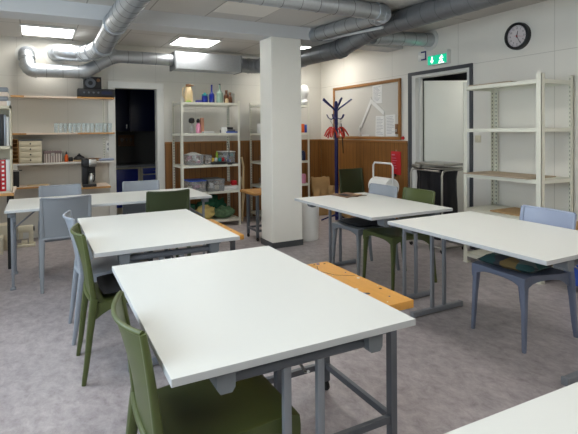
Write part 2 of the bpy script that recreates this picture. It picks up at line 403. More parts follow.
# ------------------------------------------------------------------ chairs
def leg_path(b, pts, rads): b.sweep(pts, rads, 12, sq=.6, up=(1,0,0))
def make_chair(label, key, group):
    t = thing('dining_chair', label, 'chair', (0,0,0), 0, group)
    # seat
    b = B()
    def top(u, v):
        x = (u-.5)*2; y = -.20+.44*v; w = .200+.012*v
        z = .446+.034*v - .016*(1-x*x)*math.sin(PI*min(1, v*.95)*.98) - (.014*max(0, (v-.85)/.15)**2) - .004*abs(x)**6
        return (x*w, y, z)
    b.slab(12, 12, top, (0,0,-.014))
    # apron round the seat, deeper at the corners
    def side(sx):
        def f(u, v):
            p = top(1 if sx > 0 else 0, u); d = .034+.055*abs(2*u-1)**3
            return (p[0]+sx*.001, p[1], p[2]-d*v)
        return f
    b.slab(12, 3, side(1), (-.014,0,0)); b.slab(12, 3, side(-1), (.014,0,0))
    def front(u, v):
        p = top(u, 1); d = .030+.055*abs(2*u-1)**3
        return (p[0], p[1]+.001+.004*math.sin(PI*v), p[2]-d*v)
    b.slab(14, 5, front, (0,-.014,0))
    b.build('seat', key, t, ang=50)
    # backrest
    b = B()
    def yb(v): return -.205-.036*v-.012*v*v
    def cv(v): return .014+.032*v*v
    def bt(u, v):
        x = 2*u-1; w = .194+.003*v
        return (x*w, yb(v)-cv(v)*(1-x*x), .455+.372*v+.006*v*x*x)
    b.slab(14, 12, bt, (0,-.009,0))
    rim = [bt(i/16, 1) for i in range(17)]
    b.sweep([(p[0], p[1]-.005, p[2]-.004) for p in rim], [.009]*17, 8)
    for sx in (0, 1):
        P = [bt(sx, j/8) for j in range(9)]
        b.sweep([(p[0], p[1]-.004, p[2]-(.004 if j == 8 else 0)) for j, p in enumerate(P)], [(.010+.006*(1-j/8), .013+.008*(1-j/8)) for j in range(9)], 12, sq=.5)
    b.sweep([bt(i/12, .03)[:1]+(bt(i/12,.03)[1]-.012,)+(.462,) for i in range(13)], .012, 8)
    b.build('backrest', key, t, ang=50)
    for s in (-1, 1):
        b = B(); leg_path(b, [(s*.196,-.206,.47),(s*.198,-.216,.40),(s*.199,-.232,.28),(s*.200,-.250,.12),(s*.202,-.268,0)], [(.022,.024),(.021,.026),(.018,.020),(.015,.017),(.012,.014)])
        b.build('leg', key, t)
        b = B(); leg_path(b, [(s*.188,.218,.455),(s*.191,.220,.40),(s*.197,.226,.28),(s*.202,.233,.12),(s*.206,.24,0)], [(.024,.022),(.023,.021),(.018,.017),(.015,.014),(.012,.012)])
        b.build('leg', key, t)
    return t
H = PI/2
GL, GT = 'chairs around the tables', 'chairs around the tables'
c0 = make_chair('olive green chair tucked under the left of the nearest table', 'green', GL)
c0.location = (.512, 1.57, 0); c0.rotation_euler = (0,0,-H)
dup(c0, (.475,3.04,0), -H, 'olive green chair with black cushion left of second table', GL)
c = dup(c0, (2.945,3.40,0), H, 'green chair between two right tables in front of black bag', GL)
c = dup(c0, (1.12,4.87,0), 0, 'dark green chair, back to camera, tucked under long rear table', GL); recolour(c, 'green_d')
c = dup(c0, (4.09,5.5,0), PI, 'dark green chair by the coat stand and pine panelling', GL); recolour(c, 'green_d')
c = dup(c0, (.215,4.92,0), .02, 'slate grey chair, back to camera, at left of long rear table', GL); recolour(c, 'grey_ch')
c = dup(c0, (.46,3.62,0), -H, 'light grey chair mostly hidden behind olive chair with cushion', GL); recolour(c, 'light_ch')
c = dup(c0, (.215,5.46,0), PI, 'slate grey chair beyond long rear table, facing the camera', GL); recolour(c, 'light_ch')
c = dup(c0, (1.06,5.42,0), PI, 'pale blue-grey chair beyond long rear table before dark doorway', GL); recolour(c, 'light_ch')
c = dup(c0, (2.89,3.845,0), H+.04, 'grey chair with black cushion, right of rear right table', GL); recolour(c, 'grey_ch')
for ch in [q for q in bpy.data.objects if q.parent == c and q.name.startswith('backrest')]: ch.data.materials[0] = M['light_ch']; ch['label'] = 'pale grey backrest'
c = dup(c0, (2.918,2.105,0), H-.05, 'blue-grey chair with patchwork cushion at far right', GL); recolour(c, 'blue2_ch')
for ch in [q for q in bpy.data.objects if q.parent == c and q.name.startswith('backrest')]: ch.data.materials[0] = M['blue_ch']; ch['label'] = 'pale blue backrest'

def cushion(label, key, loc, rz, w=.37, d=.37, hgt=.045):
    b = B()
    def prof(u, v, s):
        x, y = 2*u-1, 2*v-1; e = (1-abs(x)**4)*(1-abs(y)**4)
        q = 1-.05*(abs(x*y))**2
        return (x*w/2*q, y*d/2*q, hgt/2+s*hgt/2*max(0, e)**.5+.004*noise.noise(Vector((x*3, y*3, s))))
    b.slab(14, 14, lambda u, v: prof(u, v, 1), lambda u, v: Vector(prof(u, v, -1))-Vector(prof(u, v, 1))-Vector((0,0,.001)))
    return tag(b.build('seat_cushion', key), label, 'cushion', loc=loc, rz=rz)
cushion('black cushion on the olive chair left of the second table', 'cush_k', (.495,3.04,.462), -H)
cushion('black cushion on the grey chair right of rear right table', 'cush_k', (2.87,3.845,.462), H)
cushion('teal and brown patchwork cushion on the far right blue-grey chair', 'patch', (2.90,2.12,.468), H+.1, .40, .40, .065)

# ------------------------------------------------------------------ tables
def make_table(label, w, l, group):
    """top w (x) by l (y), height .73; twin column T legs at both ends"""
    t = thing('folding_table', label, 'table', (0,0,0), 0, group)
    b = B(); b.box(-w/2, w/2, -l/2, l/2, .706, .73, .002); 
    for f in b.bm.faces: f.material_index = 0 if abs(f.normal.z) > .9 else 1
    b.build('tabletop', ['laminate', 'edge'], t, False)
    for s in (-1, 1):
        y = s*(l/2-.062)
        b = B(); b.sweep([(-.27,y,.664),(.27,y,.664)], .019, 14); b.build('cross_tube', 'steel_dark', t)
        for sx in (-1, 1):
            b = B(); x = sx*.27
            b.prism([(x-.03,.706),(x+.03,.706),(x+.028,.655),(x+.018,.640),(x-.018,.640),(x-.028,.655)], y-.045, y+.04, 'y')
            b.box(x-.038, x+.038, y-.05, y+.045, .698, .706); b.build('clamp', 'cap', t, False)
            b = B(); xx = .01+sx*.062; b.box(xx-.014, xx+.014, y-.010, y+.010, .04, .665, .003); b.build('leg', 'steel_grey', t)
        b = B(); b.box(-.25, .25, y-.018, y+.018, .006, .042, .004).box(-.256, -.236, y-.02, y+.02, 0, .044, .002).box(.236, .256, y-.02, y+.02, 0, .044, .002); b.build('foot', 'steel_grey', t)
        b = B(); b.sweep([(.04, y-s*.02, .60), (.045, y-s*.05, .585), (.02, y-s*.26, .70)], .005, 8); b.build('brace_rod', 'chrome', t)
    b = B()
    for k in range(7): x = -.2+.4*k/6; b.box(x-.015, x+.015, -l/2+.03, -l/2+.05, .699, .706)
    b.box(-.30, -.27, -l/2+.12, l/2-.12, .68, .706).box(.27, .30, -l/2+.12, l/2-.12, .68, .706)
    b.build('support_rail', 'steel_dark', t, False)
    return t
TG = 'white folding tables'
t1 = make_table('white table in the front centre, nearest whole table to camera', .867, 1.235, TG); t1.location = (.749, 1.888, 0); t1.rotation_euler = (0, 0, -.009)
dup(t1, (.703,3.435,0), 0, 'white table behind the nearest table, second along the left aisle', TG)
dup(t1, (2.69,3.525,0), 0, 'white table with dark magazine, right of the column', TG)
t4 = dup(t1, (2.70,2.115,0), 0, 'white table at right beside the blue-grey chair with patchwork cushion', TG)
for o in [q for q in bpy.data.objects if q.parent == t4]:      # its near leg frame sits a little further right
    ys = [v.co.y for v in o.data.vertices]
    if max(ys) < -.2 and not o.name.startswith('brace'): o.location.x = .07
dup(t1, (1.05,.130,0), -.03, 'white tabletop corner cut off at bottom right of photo', TG)
# long rear table with folding legs
t = thing('folding_table', 'long white table at the back left with four leg frames', 'table', (.675,5.17,0), 0, TG)
b = B(); b.box(-.935, .935, -.41, .41, .706, .73, .002)
for f in b.bm.faces: f.material_index = 0 if abs(f.normal.z) > .9 else 1
b.build('tabletop', ['laminate', 'edge'], t, False)
for sx in (-1, 1):
    for sy in (-1, 1):
        b = B(); x = sx*.885; y = sy*.27
        b.box(x-.012, x+.012, y-.010, y+.010, .02, .70, .003); b.box(x-.022, x+.022, y-.03, y+.03, 0, .02, .004); b.build('leg', 'steel_grey', t)
    b = B(); b.box(x-.02, x+.02, -.34, .34, .675, .706, .003); b.build('cross_tube', 'steel_dark', t)
    b = B(); b.sweep([(x,0,.50),(x-sx*.24,0,.70)], .008, 8); b.box(x-.008,x+.008,-.27,.27,.49,.51); b.build('brace_rod', 'steel_grey', t)
    b = B(); b.box(x-.03, x+.03, -.36, -.29, .66, .706, .004); b.build('clamp', 'cap', t)
# magazine
m_ = thing('magazine', 'dark open magazine lying on the table right of column', 'magazine', (2.83,4.02,.7305), .1)
b = B(); b.slab(8, 1, lambda u, v: ((u-.5)*.26, (v-.5)*.26, .004+.010*abs(math.sin(2*PI*u))), (0,0,-.004)); b.build('pages', 'tan', m_)
B().box(-.11, -.03, -.08, .04, .0145, .0152).build('photograph', 'cush_k', m_, False)
B().box(.03, .09, -.1, -.02, .0145, .0152).build('photograph', 'wheat', m_, False)

# ------------------------------------------------------------------ wood topped benches
def make_bench(label, w, l, wood, group, left=None):
    t = thing('work_bench', label, 'bench', (0,0,0), 0, group)
    b = B(); b.box(-w/2, w/2, -l/2, l/2, .63, .665, .003); b.build('wooden_top', wood, t)
    b = B(); r = random.Random(3)
    for k in range(40):
        x = r.uniform(.0, w/2-.02); y = r.uniform(-l/2+.02, l/2-.02); s = r.uniform(.003, .013); b.mi = r.choice((0,1,2,2))
        b.lathe([(0,.6662),(s,.6660),(s,.6648)], (x, y, 0), 7)
    b.mi = 2; b.sweep([(w/2-.10,l/2-.06,.665),(w/2-.14,l/2-.14,.665),(w/2-.10,l/2-.24,.665),(w/2-.02,l/2-.3,.665)], .0015, 5)
    if wood == 'orange_wood': b.build('paint_spots', ['paint_w', 'paint_b', 'paint_k'], t, False)['kind'] = 'stuff'
    else: b.bm.free()
    lx, y0, y1 = w/2-.075, -l/2+.06, l/2-.10
    left = left or -lx
    for x in (left, lx):
        for y in (y0, y1):
            b = B(); b.box(x-.017, x+.017, y-.017, y+.017, .055, .63, .002); lg = b.build('leg', 'steel_dark', t, False)
            b = B(); b.lathe([(0,-.011),(.024,-.010),(.027,0),(.024,.010),(0,.011)], (x, y, .028), 16, 'x').box(x-.014, x+.014, y-.006, y+.006, .03, .06); b.build('caster', 'rubber', lg)
        b = B(); b.box(x-.012, x+.012, y0, y1, .125, .155, .002); b.build('stretcher', 'steel_dark', t, False)
        b = B(); b.box(x-.012, x+.012, y0, y1, .60, .63, .002); b.build('top_rail', 'steel_dark', t, False)
    for y in (y0, y1):
        b = B(); b.box(left, lx, y-.012, y+.012, .125, .155, .002); b.build('stretcher', 'steel_dark', t, False)
    return t
BG = 'wood topped benches'
bn = make_bench('orange wooden bench with paint spots, protruding right of nearest table', .78, .70, 'orange_wood', BG, -.235); bn.location = (1.04,1.90,0)
dup(bn, (.96,3.475,0), 0, 'orange wooden bench sticking out right of the second table', BG).scale = (.85,1,1)
t = make_bench('brown wooden stool bench between metal shelves and white column', .70, .46, 'brown_wood', BG); t.location = (2.73,5.66,0); t.scale = (1,1,.94)

# ------------------------------------------------------------------ steel shelving
def shelf_unit(label, w, d, hgt, levels, group, front='y', pp=.035):
    """origin at the corner; open front is -y; posts are slotted angles"""
    t = thing('shelving_unit', label, 'shelf', (0,0,0), 0, group)
    for px in (0, 1):
        for py in (0, 1):
            b = B(); x, y = px*w, py*d; sx, sy = (1 if px == 0 else -1), (1 if py == 0 else -1); q = pp
            b.prism([(x,y),(x+sx*q,y),(x+sx*q,y+sy*.003),(x+sx*.003,y+sy*.003),(x+sx*.003,y+sy*q),(x,y+sy*q)], 0, hgt)
            b.box(min(x, x+sx*.004)-(.0), max(x, x+sx*.004), min(y, y+sy*.004), max(y, y+sy*.004), 0, hgt)
            pst = b.build('post', 'shelf', t, False)
            b = B(); z = .06
            while z < hgt-.03:
                a = x+sx*q*.62; c = y+sy*q*.62
                b.box(a-.004, a+.004, y+(sy*.004 if sy > 0 else -.004)-.0012, y+(sy*.004 if sy > 0 else -.004)+.0012, z, z+.018)
                b.box(x+sx*.0035-.0012, x+sx*.0035+.0012, c-.004, c+.004, z, z+.018); z += .04
            sl = b.build('slot_row', 'slot', pst, False); sl['kind'] = 'stuff'
            B().box(min(x, x+sx*q)-.003, max(x, x+sx*q)+.003, min(y, y+sy*q)-.003, max(y, y+sy*q)+.003, -.0+0, .012).build('foot_cap', 'shelf', pst, False)
    for z in levels:
        b = B(); b.box(.006, w-.006, .006, d-.006, z-.004, z)
        b.box(.004, w-.004, .004, .016, z-.035, z).box(.004, w-.004, d-.016, d-.004, z-.035, z)
        b.box(.004, .016, .016, d-.016, z-.035, z).box(w-.016, w-.004, .016, d-.016, z-.035, z)
        b.build('shelf_board', 'shelf', t, False)
    return t
SG = 'cream steel shelving units'
s1 = shelf_unit('cream steel shelving with craft supplies beside the dark doorway', .90, .48, 1.86, (1.825,1.38,.918,.525,.10), SG); s1.location = (1.79,6.62,0)
s2 = shelf_unit('cream steel shelving on back wall half hidden by white column', .86, .46, 1.86, (1.82,1.372,.918,.545,.10), SG); s2.location = (3.06,6.66,0)
s3 = shelf_unit('large empty cream steel shelving on the right wall below clock', .88, .48, 1.90, (1.848,1.408,.936,.572,.10), SG, pp=.05); s3.location = (3.975,3.558,0); s3.rotation_euler = (0,0,-H)

def at_s3(y, dx, z): return (3.975+dx, y, z)
def sheet(label, x0, x1, y0, y1, z, th=.006, key='hardboard', rz=0, nm='hardboard_sheet'):
    b = B(); b.box(-(x1-x0)/2, (x1-x0)/2, -(y1-y0)/2, (y1-y0)/2, 0, th, .001)
    return tag(b.build(nm, key, smooth=False), label, 'board', loc=((x0+x1)/2, (y0+y1)/2, z), rz=rz)
sheet('pale board lying on the top of the large empty shelving', 3.99, 4.40, 3.0, 3.5, 1.849, .012, 'hardboard')
sheet('thin brown board on middle shelf of the large empty shelving', 3.955, 4.38, 2.80, 3.54, .937, .010, 'hardboard')
sheet('brown cardboard sheet on fourth shelf, behind the blue-grey chair', 4.02, 4.40, 2.82, 3.26, .573, .012, 'card')
b = B(); 
t = thing('storage_crate', 'blue plastic crate on wheels right of the large empty shelving', 'crate', (4.2,2.30,0))
b = B(); b.prism([(-.2,.07),(.2,.07),(.22,.42),(-.22,.42)], -.18, .18, 'y').box(-.235, .235, -.195, .195, .39, .42, .004); b.build('body', 'blue', t, False)
for x in (-.16,.16):
    for y in (-.14,.14):
        b = B(); b.lathe([(0,-.012),(.026,-.012),(.03,0),(.026,.012),(0,.012)], (x, y, .03), 14, 'x').box(x-.015, x+.015, y-.008, y+.008, .03, .072); b.build('caster', 'rubber', t)
t = tag(B().box(-.22,.22,-.2,.2,0,.16,.004).build('cardboard_box', 'card'), 'brown box on top of blue crate at right edge', 'box', loc=(4.2,2.30,.4205))

# ------------------------------------------------------------------ wooden wall shelves at back left
def wall_shelf(label, x0, x1, yf, z, parts, th=.022):
    t = thing('wall_shelf', label, 'shelf', (x0, yf, z))
    b = B(); b.box(0, x1-x0, .006, YB-yf, -th, 0); b.build('board', 'palewood', t, False)
    for a0, a1, k in parts:
        o = B().box(a0-x0, a1-x0, 0, .006, -th, 0).build('edge_strip', k, t, False)
    return t
wall_shelf('top wooden wall shelf carrying black electronics', -.29, .955, 6.95, 1.885, [(-.29,-.14,'shelfwood'),(-.14,.48,'palewood'),(.48,.955,'shelfwood')])
wall_shelf('middle wooden wall shelf holding a row of drinking glasses', -.29, .955, 6.95, 1.403, [(-.29,-.12,'shelfwood'),(-.12,.48,'palewood'),(.48,.955,'shelfwood')])
wall_shelf('white lower wall shelf with drawer box and striped box', -.29, .955, 6.95, 1.012, [(-.29,.955,'white_trim')])
wall_shelf('small wooden ledge low on left with black dispenser', -.40, .145, 6.88, .715, [(-.40,.145,'shelfwood')])
wall_shelf('small wooden counter shelf under the coffee maker', .40, .86, 6.70, .688, [(.40,.86,'shelfwood')], .025)
for x in (.84,):
    b = B(); b.box(-.012,.012,0,.012,.0,1.05); b.mi = 1; z = .02
    while z < 1.03: b.box(-.004,.004,-.001,.001,z,z+.018); z += .035
    tag(b.build('shelf_track', ['shelf','slot'], smooth=False), 'slotted steel shelf track near the coffee maker corner', 'bracket', loc=(x,YB-.0125,.99))
# books: paper laid on the shelves
tag(B().box(-.15,.15,-.09,.09,0,.004).build('paper_sheet','paper',smooth=False), 'white paper lying on the left of the glasses shelf', 'paper', loc=(-.09,7.05,1.4035))
# stereo
t = thing('stereo_receiver', 'black stereo unit on right of the top wooden shelf', 'stereo', (.73,7.06,1.886))
b = B(); b.box(-.235,.235,-.11,.11,.008,.112,.004).box(-.2,-.17,-.09,-.06,0,.009).box(.17,.2,-.09,-.06,0,.009).box(-.2,-.17,.06,.09,0,.009).box(.17,.2,.06,.09,0,.009); b.build('body','black',t)
for k in range(4): b = B(); b.lathe([(0,-.124),(.012,-.124),(.013,-.11)], (-.16+.06*k,0,.06), 12, 'y'); b.build('knob','steel_dark',t)
B().box(.06,.2,-.112,-.109,.04,.08).build('display','navy_d',t,False)
t = thing('speaker', 'small black speaker on top of the stereo unit', 'speaker', (.685,7.07,1.999))
B().box(-.11,.11,-.08,.06,0,.165,.005).build('cabinet','black',t)
b = B(); b.lathe([(.03,-.084),(.065,-.086),(.068,-.08)], (-.03,0,.08), 20, 'y'); b.build('cone','steel_dark',t)
b = B(); b.lathe([(0,-.084),(.022,-.086),(.024,-.08)], (.07,0,.12), 16, 'y'); b.build('tweeter','tan',t)
# drinking glasses
def glass_prof(r, h): return [(0,.004),(r*.82,.004),(r*.98,h),(r,h),(r*.86,0),(0,0)]
g0 = None; GG = 'drinking glasses on the middle shelf'
for i in range(13):
    loc = (.225+i*.056, 7.03+.03*((i*37)%3-1), 1.4035)
    if g0 is None:
        g0 = tag(B().lathe(glass_prof(.026,.125), n=18).build('drinking_glass','glass'), 'clear drinking glass in the row on middle wooden shelf', 'glass', GG, loc)
    else:
        c = g0.copy(); COL.objects.link(c); c.location = loc
# drawer box
t = thing('drawer_box', 'cream desktop drawer box with four drawers and dark knobs', 'drawers', (-.078,7.06,1.013))
B().box(-.13,.13,-.1,.1,0,.29,.003).build('case','cream',t)
for k in range(4):
    dz = .008+k*.07; o = B().box(-.122,.122,-.108,-.098,dz,dz+.064,.003).build('drawer','cream',t)
    B().lathe([(0,-.122),(.010,-.12),(.010,-.108)], (0,0,dz+.034), 10, 'y').build('knob','black',o)
B().box(-.14,.14,-.11,.1,.291,.305).build('lid','steel_dark',t,False)
t = thing('letter_tray', 'wooden slotted letter tray left of the cream drawer box', 'tray', (-.27,7.06,1.013))
b = B(); b.box(-.055,-.048,-.11,.1,0,.31).box(.048,.055,-.11,.1,0,.31).box(-.048,.048,.09,.1,0,.31)
b.build('case','shelfwood',t,False)
for k in range(7): B().box(-.048,.048,-.11,.09,.005+.05*k,.011+.05*k).build('shelf','shelfwood',t,False)
t = thing('gift_box', 'grey striped keepsake box with clasp on the lower shelf', 'box', (.18,7.06,1.013))
B().box(-.105,.105,-.08,.08,0,.115,.002).build('body','stripe',t); B().box(-.11,.11,-.085,.085,.115,.155,.003).build('lid','stripe',t); B().box(-.02,.02,-.09,-.084,.085,.125,.002).build('clasp','hsteel',t)
t = thing('spray_bottle', 'small orange bottle beside the striped box', 'bottle', (.345,7.05,1.013))
b = B(); b.lathe([(0,0),(.022,0),(.023,.01),(.023,.075),(.012,.092),(.01,.10),(0,.10)], n=16); b.build('body','orange',t)
b = B(); b.lathe([(0,.10),(.011,.10),(.011,.118),(.005,.125),(.004,.14),(0,.14)], n=12); b.build('cap','black',t)
tag(B().lathe([(0,0),(.028,0),(.03,.02),(.03,.05),(.018,.062),(0,.062)], n=14).build('small_jar','black'), 'small dark jar right of the orange bottle', 'jar', loc=(.398,7.04,1.013))
tag(B().lathe([(0,0),(.08,0),(.10,.012),(.098,.02),(.07,.008),(0,.008)], n=24).build('wicker_tray','wheat'), 'round straw tray under the black bowls', 'tray', loc=(.515,7.06,1.013))
t = thing('teapot', 'low black teapot shape sitting on the straw tray', 'teapot', (.505,7.06,1.022))
B().lathe([(0,0),(.05,0),(.072,.015),(.074,.03),(.055,.055),(.03,.065),(0,.066)], n=24).build('body','black',t); B().lathe([(0,.066),(.028,.066),(.03,.075),(.012,.082),(.012,.095),(0,.097)], n=14).build('lid','black',t)
tag(B().lathe([(0,0),(.07,0),(.11,.014),(.108,.022),(.07,.01),(0,.01)], n=24).build('wicker_plate','wheat'), 'shallow tan plate right of the black teapot', 'plate', loc=(.705,7.06,1.013))
tag(B().lathe([(0,0),(.05,0),(.085,.016),(.083,.024),(.045,.009),(0,.009)], n=24).build('wicker_plate','tan'), 'smaller brown plate stacked on the shallow tan plate', 'plate', loc=(.705,7.06,1.0245))
t = tag(B().box(-.1,.1,-.09,.06,0,.03,.01).build('folded_cloth','blue_ch'), 'pale blue folded cloth at right end of the lower shelf', 'cloth', loc=(.845,7.04,1.013))
# coffee maker
t = thing('coffee_maker', 'black and steel drip coffee maker with steel jug', 'coffee maker', (.60,6.80,.689))
b = B(); b.box(-.085,.085,-.10,.09,0,.035,.008).box(-.085,-.01,-.04,.09,.03,.37,.008).box(-.085,.085,.04,.09,.03,.3,.008); b.box(-.085,.085,-.085,.09,.26,.36,.012); b.build('body','black',t)
B().box(-.005,.088,-.09,.05,.262,.362,.01).build('steel_panel','hsteel',t)
j = B().lathe([(0,.036),(.042,.036),(.047,.07),(.045,.12),(.03,.165),(.026,.18),(0,.18)], (.03,-.045,0), 24).build('jug','hsteel',t)
b = B(); b.sweep([(.04,-.07,.17),(.055,-.115,.16),(.058,-.12,.10),(.045,-.09,.07)], .008, 8); b.build('jug_handle','black',j)
b = B(); b.lathe([(0,.18),(.03,.18),(.03,.2),(0,.203)], (.03,-.045,0), 18); b.build('jug_lid','black',j)
# socket panel
t = thing('wall_socket', 'white double wall socket panel right of the shelf track', 'socket', (.848+.055,YB-.001,1.115))
B().box(-.035,.035,-.014,0,0,.17,.003).build('plate','white',t)
for z in (.05,.12): B().lathe([(0,-.0145),(.02,-.016),(.021,-.014)], (0,0,z), 16, 'y').build('outlet','galv_d',t)
# dispenser on the ledge
t = thing('capsule_machine', 'black drinks dispenser standing on the left ledge', 'dispenser', (-.25,6.98,.716))
b = B(); b.box(-.045,.04,-.06,.07,0,.20,.006).box(-.045,.075,-.03,.03,.205,.215,.002); b.build('body','black',t)
B().box(-.047,.042,-.062,.07,.2,.212,.002).build('band','hsteel',t)
tag(B().lathe([(0,0),(.03,0),(.038,.075),(.035,.075),(.028,.005),(0,.005)], n=18).build('cup','white'), 'white cup on top of the black drinks dispenser', 'cup', loc=(-.255,6.98,.932))
tag(B().box(-.12,.12,-.05,.05,0,.012,.003).build('notebook','wheat'), 'flat pale notebook lying on the left ledge', 'book', loc=(.0,7.0,.716))
# things under the rear table at left
t = thing('sewing_machine', 'beige sewing machine on the floor under long rear table', 'sewing machine', (-.14,6.72,0)); t.scale = (.85,.85,.85)
B().box(-.11,.12,-.09,.09,0,.035,.008).build('base','cream',t)
b = B(); b.box(.035,.095,-.04,.04,.03,.27,.01); b.box(-.1,.095,-.045,.045,.21,.30,.014); b.build('arm','cream',t)
B().box(-.09,-.04,-.03,.03,.11,.212,.006).build('needle_head','cream',t); B().lathe([(0,.095),(.035,.097),(.035,.11),(0,.112)], (0,0,.25), 18, 'x').build('hand_wheel','black',t)
B().box(-.06,.02,-.05,.05,.035,.09,.006).build('bobbin_case','cream',t)
tag(B().box(-.06,.06,-.12,.12,0,.30,.006).build('storage_box','cream'), 'tall beige box on floor left of the sewing machine', 'box', loc=(-.385,6.7,0))
tag(B().box(-.05,.05,-.1,.1,0,.20,.006).build('storage_box','cream'), 'low beige box on the floor in front of tall beige box', 'box', loc=(-.42,6.46,0))

# left bookcase standing on a desk, open front towards the room
t = thing('desk', 'wood edged desk at left photo edge behind the long table', 'desk', (-1.25,5.62,0))
B().box(0,1.03,.006,.70,.76,.79).build('desktop','palewood',t,False); B().box(0,1.03,0,.006,.76,.79).build('edge_strip','shelfwood',t,False)
for x in (.04,.985):
    for y in (.05,.64): B().box(x-.02,x+.02,y-.02,y+.02,0,.76,.002).build('leg','rubber',t,False)
t = thing('bookcase', 'cream bookcase on the desk at the left edge of photo', 'bookcase', (-1.235,5.66,.7905))
for x in (0,.985): B().box(x,x+.012,0,.30,0,.895).build('side_panel','cream',t,False)
for z in (.012,.48,.895): B().box(0,.997,0,.30,z-.012 if z < .02 else z-.03,z).build('shelf','cream',t,False)
B().box(0,.997,.29,.30,0,.89).build('back_panel','cream',t,False)
def book(nm, label, cat, x, z, w, hgt, key, band=None, lean=0):
    t = thing(nm, label, cat, (x, 5.70, z)); t.rotation_euler = (0, lean, 0)
    B().box(-w/2,w/2,0,.22,0,hgt,.002).build('cover',key,t)
    B().box(-w/2+.003,w/2-.003,.004,.219,hgt-.001,hgt+.001).build('pages','paper',t,False)
    if band:
        b = B()
        for k in range(7): b.box(-w/2+.012,w/2-.012,-.0015,.0005,.025+k*hgt/7.4,.045+k*hgt/7.4)
        b.build('spine_label',band,t,False)
for i, (lb, k, w, hh) in enumerate([('white folder at the right end of middle bookcase shelf','white',.022,.30),('grey folder second from right on middle bookcase shelf','galv_d',.018,.32),('black folder third from right on middle bookcase shelf','black',.03,.33),('thick black folder fourth from right on middle bookcase shelf','black',.04,.33)]):
    book('folder', lb, 'folder', (-.268,-.291,-.318,-.356)[i], 1.2715, w, hh, k)
for i, (lb, k, w) in enumerate([('white binder at right end of the lower bookcase shelf','white',.034),('red binder with white label marks beside the white binder','red',.045),('second red binder at the very left edge of photo','red',.045)]):
    book('binder', lb, 'binder', (-.272,-.316,-.365)[i], .8035, w, .325, k, 'white' if k == 'red' else None)
for k in range(4):
    tag(B().box(-.16,.16,-.12,.12,0,.047,.006).build('binder', ['palewood','galv_d','palewood','steel_grey'][k]), ['beige binder lowest of the lying stack on bookcase','grey binder second from bottom of the lying stack','beige binder third from bottom of the lying stack','grey binder on top of the lying stack on bookcase'][k], 'binder', loc=(-.42,5.80,1.686+k*.0475))
tag(B().lathe([(0,0),(.016,0),(.02,.05),(.018,.05),(.014,.004),(0,.004)], n=16).build('cup','white'), 'small white cup at the right corner on top of bookcase', 'cup', loc=(-.253-.001,5.69,1.686))

# ------------------------------------------------------------------ craft shelf contents
Y0 = 6.76
t = thing('vacuum_jug', 'cream vacuum jug with brown lid on the craft shelving', 'jug', (1.95,Y0,1.826))
B().lathe([(0,0),(.055,0),(.06,.02),(.058,.15),(.042,.2),(.035,.225),(0,.225)], n=24).build('body','wheat',t)
B().lathe([(0,.225),(.038,.225),(.042,.24),(.038,.265),(0,.27)], n=18).build('lid','tan',t)
b = B(); b.sweep([(.03,0,.245),(.075,0,.25)], .01, 8); b.build('spout','tan',t); b = B(); b.sweep([(-.04,0,.23),(-.085,0,.2),(-.085,0,.1),(-.05,0,.05)], .008, 8); b.build('handle','wheat',t)
tag(B().box(-.035,.035,-.03,.03,0,.02,.006).build('sponge','lime'), 'lime green sponge in front of the cream jug', 'sponge', loc=(1.92,6.665,1.826))
t = tag(B().box(-.045,.045,-.03,.03,0,.035,.004).build('ink_box','dkblue'), 'low dark blue box left of the cobalt jar', 'box', loc=(2.10,Y0,1.826))
t = thing('lidded_jar', 'cobalt blue jar with pale blue lid', 'jar', (2.195,Y0,1.826))
B().lathe([(0,0),(.042,0),(.045,.01),(.045,.09),(.035,.105),(0,.105)], n=20).build('body','bluegl',t); B().lathe([(0,.105),(.045,.105),(.045,.125),(.018,.13),(.018,.15),(0,.152)], n=20).build('lid','teal',t)
def bottle(lb, x, key, r, hb, hn, rn=.012, cap=None, y=Y0, z=1.826):
    t = thing('bottle', lb, 'bottle', (x, y, z))
    B().lathe([(0,0),(r*.95,0),(r,.01),(r,hb*.75),(rn*1.2,hb),(rn,hb+.01),(rn,hn),(0,hn)], n=20).build('body',key,t)
    B().lathe([(0,hn),(rn+.002,hn),(rn+.002,hn+.02),(0,hn+.022)], n=12).build('stopper',cap or key,t)
    return t
bottle('tall cobalt blue bottle on the craft shelving top', 2.30, 'bluegl', .042, .16, .25)
bottle('large pale green glass bottle with dark stopper', 2.425, 'greengl', .052, .19, .27, .014, 'black')
bottle('brown glass bottle behind the small amber jar', 2.545, 'browngl', .04, .14, .18, .02, 'tan', 6.8)
bottle('amber bottle with yellow label near the grey canister', 2.565, 'browngl', .036, .11, .14, .018, 'tan', 6.70)
tag(B().lathe([(0,0),(.024,0),(.026,.05),(.016,.065),(0,.066)], n=16).build('small_jar','wheat'), 'little amber jar in front of the brown bottles', 'jar', loc=(2.50,6.66,1.826))
t = thing('metal_canister', 'grey metal canister at the right end of craft shelving top', 'canister', (2.635,6.80,1.826))
B().lathe([(0,0),(.046,0),(.046,.13),(0,.13)], n=22).build('body','hsteel',t); B().lathe([(0,.13),(.048,.13),(.048,.15),(.02,.158),(0,.158)], n=22).build('lid','hsteel',t)
z2 = 1.381
t = thing('squeeze_bottle', 'clear bottle with black sponge top, second shelf', 'bottle', (1.99,Y0,z2)); B().lathe([(0,0),(.028,0),(.03,.1),(.014,.14),(0,.14)], n=18).build('body','clear',t); B().lathe([(0,.14),(.03,.145),(.045,.17),(.04,.21),(.015,.225),(0,.225)], n=16).build('cap','black',t)
t = thing('squeeze_bottle', 'pink bottle with black top, second shelf', 'bottle', (2.075,Y0-.04,z2)); B().lathe([(0,0),(.032,0),(.034,.11),(.014,.15),(0,.15)], n=18).build('body','pink',t); B().lathe([(0,.15),(.022,.152),(.028,.18),(.01,.21),(0,.21)], n=16).build('cap','black',t)
